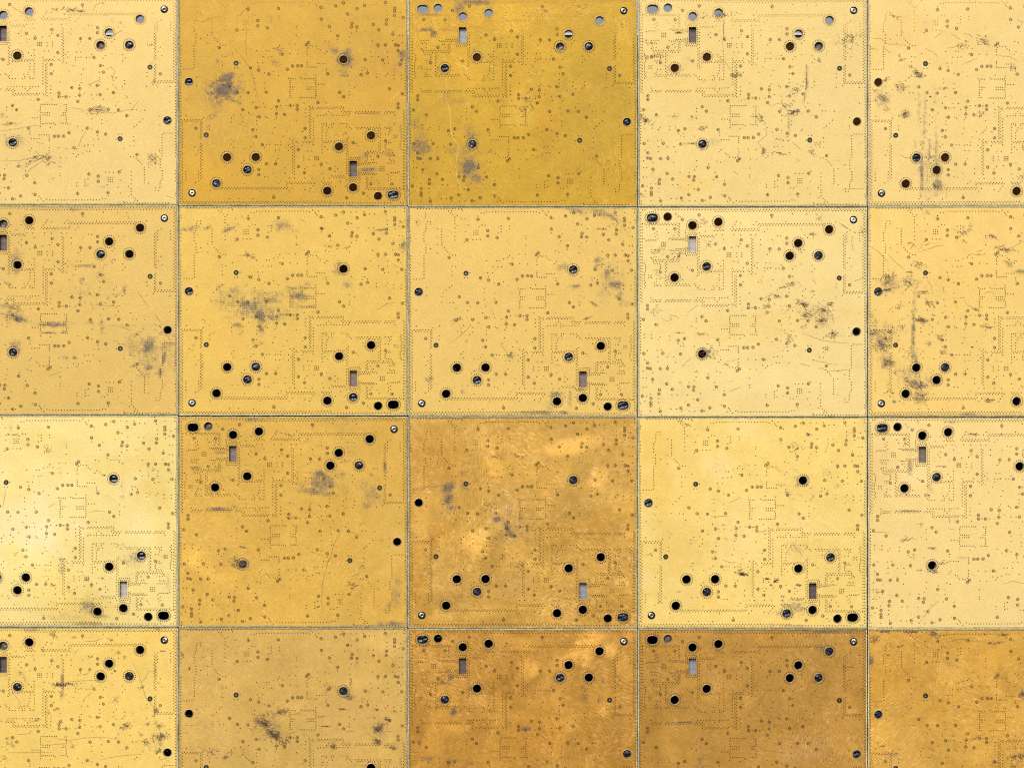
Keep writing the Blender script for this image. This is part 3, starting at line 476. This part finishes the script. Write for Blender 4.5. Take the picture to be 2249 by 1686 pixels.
 s='70,560 150,550 310,540|420,350 490,375|370,1060 440,1030|710,1110 770,1050|780,860 790,900|450,320 520,300', l='1300,1100 1390,1060|190,820 320,830|1050,1180 1045,1210|450,980 600,900', t='T1300,230,300,60,-8,.22,-.2 T1200,260,200,60,-10,.15,0 T560,970,90,95,0,.3,-.2 T1450,480,110,75,-40,.25,-.1 T650,400,100,70,40,.15,0 T1650,680,120,120,0,.12,0 T700,200,150,90,0,.1,0 T120,800,60,450,0,.12,-.1 T560,1500,350,60,-5,.15,-.2 T300,1300,150,100,0,.08,-.3 T1150,1480,150,100,0,.12,-.3 T900,1100,200,60,30,.12,-.1 T1640,1270,60,40,0,.18,-.2 T120,1450,80,200,0,-.08,.6 T100,1150,90,250,0,-.05,.5 T1300,900,250,150,0,-.04,.5 T1500,800,150,80,0,0,.6 T200,300,250,200,30,-.02,.6 T1550,1480,200,120,0,-.05,.6 T850,680,250,150,0,-.03,-.5 T1200,130,100,100,0,-.05,-.5 T750,880,220,120,0,-.04,-.4 T250,900,100,100,0,0,.7 T850,1300,200,150,0,-.03,-.4'),
(2,3): dict(o='R', f='GDGDGDDDDDGD', slot='slotdark', c=(249,215,123), mo=.045, w=.16, fr=(1395,900,3.385),
 label='bright yellow gold board with two short black scrapes low in its middle',
 k='B1130,1510,60,50,0,.6 B1225,1470,50,50,0,.65 B1130,1450,60,16,0,.6 K800,1218,60,12,10,80 B805,1225,45,5,10,.8 K980,1255,20,10,10,40 B982,1255,12,6,0,.9 K1045,1270,25,10,-30,45 B1047,1268,18,6,-30,.9 K1010,1300,14,10,30,24 K780,1190,30,8,0,20 B1255,530,70,60,0,.45 B1420,470,40,40,0,.35 B1500,560,30,25,0,.4 B1190,1010,60,40,40,.4 B1360,970,60,10,-5,.4 B1080,562,40,5,0,.9 B1090,715,30,6,0,.95 B1140,620,25,30,0,.5 K1210,270,50,50,-50,18 K1290,185,10,12,60,18 K1200,290,30,8,-45,14 B1150,1600,100,8,0,.7 K1100,1415,20,6,0,14 K1215,1300,30,10,20,30 B1220,1410,60,10,0,.6 B940,905,25,10,0,.6 K320,1350,30,10,0,10 B720,850,30,40,0,.2 B480,1070,25,30,0,.25 B430,1150,16,16,0,.4 K110,1075,40,20,-10,12 B1240,630,40,10,5,.4 K655,855,12,6,0,8 B1200,560,14,10,0,.8 K1310,660,20,40,60,10 B840,930,20,10,0,.2 K190,1430,30,10,20,10 K370,100,60,12,25,10 K1095,1385,20,10,0,12',
 s='1180,1000 1240,1090|650,1110 700,1135 760,1130|140,770 160,790|1420,300 1440,240|1160,320 1220,280|700,690 790,650|560,790 700,790', l='', t='T800,900,350,300,0,.03,-.3 T170,420,140,350,0,-.03,.6 T620,400,130,110,0,.03,-.5 T800,130,150,120,30,.03,-.4 T100,850,80,150,0,.02,-.5 T300,1000,300,200,0,-.02,.3 T80,1280,70,80,0,.02,-.4 T560,1400,120,120,0,-.03,.4 T1400,850,300,150,0,.02,-.2'),
(2,4): dict(o='L', f='DDDGDDDGDDDD', slot='slotmid', c=(250,218,141), mo=.035, w=.13, fr=(1880,900,3.385),
 label='smooth pale gold board with only faint marks, rightmost in the third row',
 k='B400,430,20,50,0,.6 B270,440,30,14,0,.5 B550,580,20,30,0,.45 K535,635,30,14,20,22 B415,320,50,30,0,.3 K560,1025,40,16,8,26 K570,1200,50,30,0,34 K640,1140,50,16,-10,26 K470,1190,6,20,90,18 B560,1170,50,50,0,.35 K400,960,70,16,-5,20 K480,850,30,16,15,12 K650,420,50,4,0,14 B140,1370,40,40,0,.25 B140,1010,40,40,0,.2 K870,180,50,10,5,20 B700,90,50,10,0,.6 B460,90,16,14,0,.6 B380,750,80,6,0,.8 B760,410,16,14,0,.5 K370,255,30,14,0,12 K160,1350,40,40,0,12 B120,1250,30,300,0,.15 K1080,180,30,20,0,6',
 s='470,1580 540,1480 620,1410|1100,1290 1160,1270 1249,1290|160,800 190,770 250,760|690,790 695,830|100,905 250,912|680,880 740,890', l='', t='T450,480,120,80,0,.02,-.2 T170,500,120,400,0,-.03,.2'),
(3,0): dict(o='L', f='DDDGDPDDGDDD', slot='slotdark', c=(249,212,115), mo=.04, w=.16, fr=(0,1300,4.254),
 label='gold board with dark stringy scratches down its right side, leftmost in the bottom row',
 k='K1325,890,15,40,70,24 B1500,1390,30,80,0,.5 K1500,1350,50,100,70,90 K1490,1250,50,40,40,40 K1490,1480,30,60,80,36 K1380,1230,20,30,70,18 K1370,1400,50,40,40,36 K585,860,14,120,88,90 B582,850,12,100,0,.8 B580,960,18,40,0,.7 K530,1090,20,40,70,22 K570,1210,25,40,70,32 B575,1210,12,25,0,.6 K1180,1250,70,40,-20,60 K1110,565,20,20,30,26 K1165,600,20,12,20,18 K1070,735,20,14,30,24 K500,400,60,50,60,34 K1030,440,40,14,20,16 K1080,1000,40,50,70,26 B1460,1110,25,25,0,.8 B1450,700,18,120,0,.5 B1465,330,40,14,15,1 K1525,552,25,4,0,16 K200,760,40,30,0,20 B230,820,14,50,-25,.5 K90,1420,60,40,0,18 K60,1360,25,14,-20,12 B260,350,80,12,0,.7 B400,540,14,12,0,.9 K680,1440,30,25,20,22 K60,1560,60,30,10,22 K850,600,16,40,60,12 B720,870,30,20,0,.25 K700,420,30,20,0,14 K190,1070,60,30,0,14 B350,1190,30,8,-10,.7 K450,1130,40,40,40,10 K820,1060,10,14,60,8 K1320,1330,30,25,0,16',
 s='1240,665 1300,770 1330,880 1360,980 1440,1080 1450,1200 1490,1290|1320,840 1370,790 1380,735 1430,740|1340,1390 1400,1450 1410,1490|780,460 880,455 960,430|780,1005 850,940|640,835 760,825 920,825|70,1495 250,1497 500,1492|500,1365 650,1380 690,1440|660,1380 800,1360 940,1350 1100,1370|930,1560 1100,1530 1310,1510|480,1425 610,1410|280,1215 360,1185 400,1195|1480,1560 1550,1550 1590,1590|155,1325 230,1325 290,1315|1480,340 1490,410|755,780 850,745|1290,1290 1310,1330|1280,1385 1350,1390|120,940 190,1030', l='', t='T1200,600,200,150,30,.0,.3 T1400,420,120,100,0,.01,.5'),
(3,1): dict(o='R', f='DGDDDDDDDDDD', slot='slotmid', c=(217,176,91), mo=.05, w=.3, fr=(385,1300,4.254),
 label='dull brownish gold board with two dark hatched scrapes and pale diagonal rub lines',
 k='B850,1270,150,110,30,.4 B1900,1300,70,120,0,.4 B830,1220,100,55,25,.5 K830,1220,110,55,20,160 B920,1340,75,40,30,.6 K920,1330,90,45,25,150 K1020,1400,40,60,60,60 K980,1120,90,30,-15,60 B980,1110,60,20,-10,.4 B1900,1260,35,55,0,.6 K1900,1270,50,80,60,130 K1890,1390,50,40,30,80 B1885,1390,30,40,0,.65 K1980,1185,40,22,20,60 B1980,1180,25,14,10,.5 K1860,1170,16,8,0,18 K1480,1440,50,40,-30,60 K1630,980,40,40,40,70 B1570,930,70,70,0,.45 K1430,900,40,60,60,44 K1640,830,20,40,0,22 K1560,1090,60,8,0,26 K1390,1250,70,10,0,26 K2030,1450,60,25,10,44 K470,1540,50,20,-30,30 K130,710,20,18,-60,40 K70,590,20,40,0,20 B100,395,25,20,0,.4 K260,610,30,20,-30,8 K340,1500,60,50,0,26 B380,1300,50,260,-20,.2 B600,1600,60,50,0,.2 B1480,1290,80,30,0,.2 K2050,1120,30,20,0,14 K1890,1095,40,10,0,20 B625,1025,14,10,30,.5 K860,1130,60,50,40,20 B270,1250,40,60,-20,.25 B330,1480,60,50,0,.3',
 s='700,1110 740,1160|720,1200 770,1150 840,1140|1780,1310 1860,1355|1760,1255 1800,1280|1940,1300 2020,1295|1590,1300 1680,1298|640,1520 680,1560 720,1590|645,1522 685,1562 722,1588|450,1540 500,1490 560,1500|1030,1345 1090,1310 1130,1300|1060,1150 1180,1120|90,1240 160,1240 210,1230|1325,1340 1340,1380|890,1100 920,1150|140,1430 150,1480|670,1260 740,1300|1330,1170 1400,1160', l='560,900 480,1100 380,1400 320,1642|540,920 450,1130 360,1380 300,1600|520,1100 450,1290 400,1450|500,900 420,1100|1120,1010 1010,1060|1230,1010 1100,1040|1860,440 2000,480 2120,520|1880,470 2000,510 2100,540|1960,570 2120,600|450,810 560,900|380,520 440,560|1180,1040 1060,1090', t='T120,900,130,500,0,.05,.1 T1650,860,250,70,-8,.1,-.1 T1150,1060,150,50,-20,.08,0 T400,1200,120,350,-20,.06,0 T1950,480,200,120,15,.09,-.1 T1100,600,300,150,0,-.04,0 T1850,650,200,150,0,-.03,.3 T480,830,120,60,40,.07,0'),
(3,2): dict(o='L', f='GDGDDDDGDGDD', slot='slotdark', c=(199,146,56), mo=.10, w=.75, fr=(890,1300,4.254),
 label='dark amber board marbled with bright rubbed patches at its upper right, in the bottom row',
 k='B440,790,30,25,-40,.9 B350,840,30,20,20,.8 B455,1120,30,35,30,.95 K455,1120,30,40,50,20 B1130,1272,45,12,0,.9 B220,1550,40,20,0,.8 B250,1540,70,8,0,.6 B135,1410,14,20,0,.9 K420,1580,60,30,20,26 K1900,1310,60,40,0,20 B1590,1370,25,14,0,.7 B1810,1000,14,30,0,.8 B1680,980,25,30,0,.55 B1850,830,16,20,0,.7 B600,1600,40,20,0,.45 B1110,1270,20,8,0,.9 B2100,1170,14,14,0,.4 K960,470,30,20,0,8 K120,1400,40,60,60,12 B70,1380,20,10,0,.6 B780,1300,14,6,0,.6 B220,700,20,20,0,.4',
 s='150,1340 140,1400|1250,1310 1310,1370|70,1490 150,1500 200,1480|2050,1040 2090,1065 2130,1070|1580,1240 1600,1280|400,740 470,690', l='1500,1075 1560,1110 1570,1220|1490,830 1470,860|720,1070 800,1090|2000,1350 2160,1335|1700,530 1600,590|1640,560 1560,640|1780,480 1700,440|500,1260 440,1290|1850,1080 1800,1150|1880,1100 1830,1170|1300,1530 1420,1530 1450,1500|300,1280 310,1500', t='T1900,420,150,120,20,.18,-.2 T1500,640,200,90,-20,.12,-.1 T1050,560,160,100,0,.12,-.2 T1580,570,120,115,0,.38,-.2 T1920,540,75,70,0,.28,-.5 T1720,580,60,140,20,.3,-.2 T1700,430,150,80,-20,.34,-.2 T1170,720,90,85,0,.28,-.2 T1150,480,120,60,0,.15,-.1 T880,420,150,60,0,.15,0 T1350,1000,200,80,-20,.12,-.1 T660,1000,150,80,0,.14,-.4 T300,640,180,60,0,.1,-.3 T1850,1100,50,60,30,.25,-.1 T420,1000,100,60,30,.12,0 T2040,720,80,80,0,.15,-.2 T450,1280,120,50,-10,.12,0 T1560,520,250,100,0,-.03,.3 T900,850,200,100,0,-.06,.4 T200,1350,200,150,0,-.06,.4 T1400,1350,400,200,0,.02,.4 T1050,620,150,60,0,-.06,.3 T2000,1500,150,150,0,-.05,.3 T100,480,60,80,0,.08,.2 T2110,390,60,50,0,.15,0 T2130,1060,30,200,0,-.02,.6'),
(3,3): dict(o='L', f='GDDDDDPDGDDG', slot='slotmetal', c=(191,142,60), mo=.08, w=.55, fr=(1395,1300,4.254),
 label='darkest brown gold board with a grey smear under its top edge at the right',
 k='B1760,368,220,13,1,1 B860,360,150,8,0,.5 B1740,520,40,25,0,.8 B1740,560,30,20,0,.4 B400,800,16,30,20,.8 B430,735,40,8,-3,.7 B440,1212,100,5,0,.95 K2020,700,60,6,0,12 B1950,700,20,25,0,.7 B2115,908,14,8,0,1 B610,1560,40,12,0,.7 B610,1620,50,40,0,.4 K160,820,20,10,0,8 K2030,410,30,6,-10,10 B560,1070,20,10,0,.5 K1230,1370,40,40,-60,10 B180,830,14,14,0,.4 B195,585,8,8,0,.9',
 s='380,1215 530,1205|1500,765 1560,765|1180,1470 1400,1500|960,1590 1050,1550|255,780 255,800', l='760,700 770,830 820,960|560,900 550,1000 580,1060|860,860 880,920 950,930|1060,640 1080,770|960,660 970,700|1230,660 1300,620|1210,680 1330,610|1960,1090 2040,1110 2100,1080|1980,1110 2050,1125|300,1500 350,1580|320,1480 370,1560|780,1100 900,1040 980,1000|1180,960 1000,1070|1260,1390 1330,1400|1500,920 1600,890|900,900 820,870|540,560 620,600|900,360 1000,420|1400,480 1480,520|1900,1040 1920,1140', t='T1550,1450,300,160,0,.05,-.8 T760,950,130,130,0,.12,0 T130,1200,120,350,0,-.04,.4 T330,1500,80,120,-30,.14,-.1 T500,600,300,150,20,.03,.4 T1350,700,120,100,0,.04,.1 T1950,1200,150,400,0,.07,-.2 T2000,1480,120,120,0,.08,.1 T1300,420,250,60,0,.04,.2 T1050,1000,120,80,-30,.07,0 T700,720,60,300,0,-.02,-.4 T250,380,200,60,0,.04,.4 T2030,1100,80,30,10,.12,0'),
(3,4): dict(o='R', f='GDDDDDDDDDDD', slot='slotmid', c=(216,165,70), mo=.09, w=.55, fr=(1800,1300,4.296),
 label='deep orange gold board with a scuffed top edge, at the bottom right corner',
 k='K1080,390,60,30,10,60 B1090,410,40,30,0,.55 K530,440,40,60,60,60 K620,375,70,12,0,34 K850,375,120,8,0,40 B480,650,30,50,0,.85 K1610,480,20,12,0,30 B1612,480,14,8,0,.7 K1740,400,40,16,0,36 K1560,400,20,14,0,16 B1915,950,20,50,0,.9 K1910,960,25,60,60,36 B630,1397,14,8,30,1 K760,510,60,8,-15,22 K640,590,25,12,0,14 K1890,1540,25,100,80,70 B1890,1560,12,90,0,.4 K1660,1605,50,6,0,20 K1830,1640,40,25,0,26 B700,1530,60,20,0,.5 K600,1450,60,4,0,10 B1690,1630,60,20,0,.3 K730,1520,20,10,0,12 B1000,1560,50,40,0,.15 B825,1080,20,20,0,.4 B780,1010,30,60,0,.25 K1680,480,70,14,-10,20',
 s='1130,440 1250,440|1200,470 1330,445 1450,430|1610,480 1760,465|1430,1400 1530,1340|1432,1396 1525,1344|1130,410 1230,405|1350,450 1560,470|1660,430 1740,390|540,1450 610,1455', l='480,1200 520,1160|560,880 590,800 700,760|1260,720 1300,700', t='T700,850,250,250,0,-.03,.4 T600,1350,150,150,30,.08,.2 T900,1330,200,80,10,.06,0 T1150,700,200,150,0,.02,-.3 T1700,600,250,200,0,.03,.2 T650,1550,100,80,0,-.03,-.6 T1500,1250,250,150,0,.03,.2 T560,780,80,200,20,.04,.3 T1050,1150,300,120,0,-.02,.2'),
}
# seams as read off the photograph (px)
XS = [-113.5, 391.4, 896.0, 1400.8, 1905.3, 2410.0]
ZS = [(-7.3, -5.6, -4.6, -4.6, -5.6), (451, 453, 454.2, 454.0, 453.2), (912, 913.5, 914.5, 915.4, 914.8), (1376.4, 1377.6, 1379.5, 1380, 1380.3), (1840, 1841.5, 1843.5, 1844, 1844)]

# ---------------------------------------------------------------- one board with all its parts, then copies
fv = np.empty(len(face_me.vertices) * 3); face_me.vertices.foreach_get('co', fv); fv = fv.reshape(-1, 3)
GROUP = 'gold plated circuit boards tiled edge to edge over the wall'
def make_proto():
    root = bpy.data.objects.new('circuit_board', None); COL.objects.link(root)
    link('substrate', sub_me, M['olive'], root)
    link('edge_lip', lip_me, M['lip'], root)
    link('gold_face', face_me, M['gold'], root)
    link('via', via_me, M['via'], root, 'stuff')
    link('test_pad', pad_me, M['pad'], root, 'stuff')
    for i, (x, z, rx, rz, r) in enumerate(holes):
        o = link('hole_rim', rim_me[(round(rx, 4), round(rz, 4))], M['rim'], root, smooth=True); o.location = (x, 0, z)
    for e in eyes:
        o = link('eyelet', eye_me, M['mask'], root); o.location = (e[0], 0, e[1])
        link('pin', eyepin_me, M['steeldark'], o)
    w = link('screw_well', well_me, M['mask'], root); w.location = (screw_c[0], 0, screw_c[1])
    s = link('screw', screw_me, M['steel'], root); s.location = (screw_c[0], .004, screw_c[1])
    link('socket', socket_me, M['steeldark'], s)
    return root
kids = {}
def copy_tree(o, parent=None):
    c = o.copy(); COL.objects.link(c); c.parent = parent
    for ch in list(o.children): copy_tree(ch, c)
    return c

plug_cache = {}
def plug(rx, rz, squ, v):
    key = (round(rx, 4), round(rz, 4), v)
    if key not in plug_cache:
        me = plug_mesh(rx, rz, squ, v + 11); me.polygons.foreach_set('use_smooth', [True] * len(me.polygons)); plug_cache[key] = me
    return plug_cache[key]

def ribbons(name, strokes, y):
    V, F = [], []
    for p, w in strokes:
        n = len(p)
        if n < 2: continue
        b0 = len(V)
        for i, (x, z) in enumerate(p):
            a, c = p[max(i - 1, 0)], p[min(i + 1, n - 1)]
            dx, dz = c[0] - a[0], c[1] - a[1]; d = math.hypot(dx, dz) or 1
            t = i / (n - 1); ww = w * (.25 + .75 * math.sin(math.pi * min(max(t, .06), .94)) ** .6) / 2
            V += [(x - dz / d * ww, y, z + dx / d * ww), (x + dz / d * ww, y, z - dx / d * ww)]
        for i in range(n - 1): F.append((b0 + 2 * i, b0 + 2 * i + 1, b0 + 2 * i + 3, b0 + 2 * i + 2))
    return mesh(name, V, F)

def dress(root, key, d):
    r_, c_ = key; rr = random.Random(100 + r_ * 10 + c_); sd = 1000 + 50 * (r_ * 5 + c_)
    x0, x1, z0, z1 = XS[c_], XS[c_ + 1], ZS[r_][c_], ZS[r_ + 1][c_]
    wx, wz = P2W((x0 + x1) / 2, (z0 + z1) / 2); sx, sz = (x1 - x0) / 505.7, (z1 - z0) / 461.
    flip = d['o'] == 'L'; sg = -1 if flip else 1
    root.location = (wx + rr.uniform(-.003, .003), rr.uniform(-.014, .014), wz + rr.uniform(-.003, .003)); root.scale = (sx, 1, sz)
    root.rotation_euler = (rr.uniform(-.002, .002), (math.pi if flip else 0) + rr.uniform(-.0009, .0009), rr.uniform(-.002, .002))
    for ch in root.children:
        if ch.name.split('.')[0] == 'screw': ch.rotation_euler = (rr.uniform(-.22, .22), rr.uniform(0, 6.28), rr.uniform(-.22, .22))
    root['label'] = d['label']; root['category'] = 'circuit board'; root['group'] = GROUP
    fx, fy, fs = d['fr']
    def L_(x, y):                                   # enlargement -> local
        X, Z = P2W(fx + x / fs, fy + y / fs)
        return sg * (X - wx) / sx, sg * (Z - wz) / sz
    k = 1 / fs / 100
    # painted fields on the face: tint, worn patches, wrinkling
    px, pz = sg * fv[:, 0] * sx + wx, sg * fv[:, 2] * sz + wz       # world position of every vertex
    base = np.array(srgb(*d['c'])) * ALB
    bright = 1 + d['mo'] * (2.2 * fbm(px * .55, pz * .55, sd) + 2.0 * fbm(px * 1.9, pz * 1.9, sd + 9))
    warm = d['mo'] * 5 * fbm(px * .5 + 40, pz * .5, sd + 20)
    wob = fbm(px * 1.6, pz * 1.6, sd + 30) * 1.1
    wob2 = fbm(px * 5, pz * 5, sd + 33) * .9
    wob3 = fbm(px * 11, pz * 11, sd + 37, 3) * 1.3
    stain = np.zeros(len(px)); strokes = []
    def ell(x, y, rx, ry, a):
        X, Z = P2W(fx + x / fs, fy + y / fs); dx, dz = px - X, -(pz - Z)
        ca, sa = math.cos(R(a)), math.sin(R(a))
        return np.sqrt(((dx * ca + dz * sa) / (rx * k)) ** 2 + ((-dx * sa + dz * ca) / (ry * k)) ** 2)
    for q in d['t'].split():
        x, y, rx, ry, a, br, wa = (float(v) for v in q[1:].split(','))
        m = np.clip(1.35 - ell(x, y, rx, ry, a) + wob * 1.3 + wob2 * .5, 0, 1); m = m * m * (3 - 2 * m)
        bright = bright + br * 1.3 * m; warm = warm + wa * .8 * m
    for q in d['k'].split():
        v = [float(t) for t in q[1:].split(',')]
        x, y, rx, ry, a, s = v
        if q[0] == 'B':
            m = np.clip(1.62 - ell(x, y, rx, ry, a) + wob * .7 + wob2 * .9 + wob3 * .9, 0, 1.25)
            halo = np.clip(2.3 - ell(x, y, rx, ry, a) + wob * .8 + wob2 * .6, 0, 1) * .34
            stain = np.maximum(stain, np.maximum(m, halo) * s)
        else:
            for _ in range(int(s)):
                g, h = rr.gauss(0, .42), rr.gauss(0, .42)
                ca, sa = math.cos(R(a)), math.sin(R(a))
                X, Y = x + (g * rx * ca - h * ry * sa), y + (g * rx * sa + h * ry * ca)
                if rx < ry: base_a = 90 + a if abs(a) < 45 else a
                else: base_a = a
                an = R(base_a + rr.gauss(0, 26)); ln = rr.uniform(.12, .5) * min(max(rx, ry), 90); cv = rr.gauss(0, .5)
                p = []
                for i in range(5):
                    t = i / 4 - .5; q_ = an + cv * t
                    p.append(L_(X + math.cos(q_) * ln * t + rr.gauss(0, 1.2), Y + math.sin(q_) * ln * t + rr.gauss(0, 1.2)))
                strokes.append((p, rr.choice((.45, .55, .7, .9, 1.2)) * U))
    def poly(s, out, w):
        for q in s.split('|'):
            if not q: continue
            P = pts(q); p = []
            for i in range(len(P) - 1):
                n = max(3, int(math.hypot(P[i + 1][0] - P[i][0], P[i + 1][1] - P[i][1]) / 14))
                for j in range(n + (i == len(P) - 2)):
                    t = j / n; p.append(L_(P[i][0] + (P[i + 1][0] - P[i][0]) * t + rr.gauss(0, 1.6), P[i][1] + (P[i + 1][1] - P[i][1]) * t + rr.gauss(0, 1.6)))
            out.append((p, w * U))
    poly(d['s'], strokes, .8)
    # a few stray hairline scuffs all over
    for _ in range(40):
        X, Z = rr.uniform(-GX, GX) * .95, rr.uniform(-GZ, GZ) * .95; an = rr.uniform(0, 6.3) if rr.random() < .4 else rr.gauss(-.4, .4); ln = rr.uniform(.03, .16); cv = rr.gauss(0, .8)
        strokes.append(([(X + math.cos(an + cv * t) * ln * t, Z + math.sin(an + cv * t) * ln * t) for t in (-.5, -.25, 0, .25, .5)], rr.uniform(.25, .5) * U))
    # the foil is a little duller along its margins
    edge = np.minimum(GX - np.abs(fv[:, 0]), GZ - np.abs(fv[:, 2]))
    stain = np.maximum(stain, np.clip(.4 - edge / .07 + fbm(px * 2.5, pz * 2.5, sd + 50) * 1.5, 0, .4))
    # crumpled, rubbed foil: streaky light and dark in slowly turning directions
    if d['w'] > .15:
        wx_, wz_ = px + fbm(px * .8, pz * .8, sd + 81) * 2.2, pz + fbm(px * .8 + 9, pz * .8, sd + 82) * 2.2
        th = rr.uniform(.5, 1.2); a1, a2 = (wx_ * math.cos(th) + wz_ * math.sin(th)), (-wx_ * math.sin(th) + wz_ * math.cos(th))
        sf = .7 * fbm(a1 * 1.4, a2 * 2.8, sd + 83) + .8 * fbm(wx_ * 3.5, wz_ * 3.5, sd + 84) + .5 * fbm(px * 9, pz * 9, sd + 85)
        d_ = .62; lo = fbm(wx_ * .7, wz_ * .7, sd + 86)
        bright = bright + d['w'] * (d_ * np.clip(sf, -.3, .6) + .30 * lo)
        warm = warm - d['w'] * (.55 * sf + .7 * fbm(px * .9 + 3, pz * .9, sd + 87))
    rgb = base[None, :] * np.clip(bright, .5, 1.6)[:, None]
    rgb[:, 1] *= 1 - .11 * np.clip(warm, -.15, 1); rgb[:, 2] *= 1 - .42 * np.clip(warm, 0, 1) + .8 * np.clip(-warm, 0, 1)
    me = face_me.copy()
    at = me.attributes.new('tint', 'FLOAT_COLOR', 'POINT'); at.data.foreach_set('color', np.concatenate([np.clip(rgb, 0, .97), np.ones((len(px), 1))], 1).ravel().astype(np.float32))
    at = me.attributes.new('stain', 'FLOAT', 'POINT'); at.data.foreach_set('value', stain.astype(np.float32))
    wr = np.clip(d['w'] * (1 + 2.4 * fbm(px * .9, pz * .9, sd + 70)), 0, 1)
    at = me.attributes.new('wrinkle', 'FLOAT', 'POINT'); at.data.foreach_set('value', wr.astype(np.float32))
    for ch in root.children:
        if ch.name.startswith('gold_face'): ch.data = me
    if r_ == 0:                                        # sky seen through the top row's upper vias, painted as a paler colour
        vm = via_me.copy(); vm.materials.append(M['viasky'])
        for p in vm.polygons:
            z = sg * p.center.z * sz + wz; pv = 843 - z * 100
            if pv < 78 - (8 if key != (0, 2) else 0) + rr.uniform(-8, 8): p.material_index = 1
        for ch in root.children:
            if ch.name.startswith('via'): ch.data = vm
    link('scratch', ribbons('scratch', strokes, -.0007), M['scratch'], root, 'stuff')
    lights = []; poly(d['l'], lights, .42)
    if lights: link('bright_scratch', ribbons('bright_scratch', lights, -.0006), M['scratchlight'], root, 'stuff')
    # what fills the holes
    for i, f in enumerate(d['f']):
        if f == 'D': continue
        x, z, rx, rz, r = holes[i]
        o = link('hole_plug', plug(rx, rz, hole_squ(i), rr.randrange(5)), M['plug'], root)
        o.location = (x, .022 + rr.uniform(0, .01) if f == 'G' else .06, z)
        if f == 'P':
            o.data = o.data.copy(); o.data.materials[0] = M['pluglit']
    o = link('slot_fabric', slot_me.copy(), M[d['slot']], root); o.location = (0, .06, 0)

ALB = .86
proto = make_proto()
roots = [proto] + [copy_tree(proto) for _ in range(len(BOARDS) - 1)]
for root, (key, d) in zip(roots, BOARDS.items()): dress(root, key, d)

# ---------------------------------------------------------------- the dark cavity behind the boards, open to the sky at its top
def box(name, x0, x1, y0, y1, z0, z1, m, kind='structure'):
    V = [(x, y, z) for x in (x0, x1) for y in (y0, y1) for z in (z0, z1)]
    F = [(0, 1, 3, 2), (4, 6, 7, 5), (0, 4, 5, 1), (2, 3, 7, 6), (0, 2, 6, 4), (1, 5, 7, 3)]
    return link(name, mesh(name, V, F), m, None, kind)
DEP = 3.6
wl_x, wr_x = P2W(XS[0], 0)[0], P2W(XS[-1], 0)[0]; zb = P2W(0, 1846)[1]
def z_behind(v):                                   # height at depth DEP that shows through the wall at row v
    z = P2W(0, v)[1]; return z + DEP * (z - cz) / DIST
box('back_wall', wl_x, wr_x, DEP, DEP + .4, zb, z_behind(78), M['wall'])
box('wall_cap', wl_x, wr_x, DEP - .02, DEP + .42, z_behind(78) + .003, z_behind(73.5), M['rail'])
box('light_block_side', wl_x - .3, wl_x - .004, .1, DEP + .4, zb, z_behind(78), M['wall'])  # unseen closure, added to keep the cavity dark
box('light_block_side', wr_x + .004, wr_x + .3, .1, DEP + .4, zb, z_behind(78), M['wall'])  # the same added light block on the right
box('light_block_floor', wl_x - .3, wr_x + .3, .1, DEP + .4, zb - .3, zb - .004, M['wall'])  # unseen bottom closure, added to shut light out of the cavity
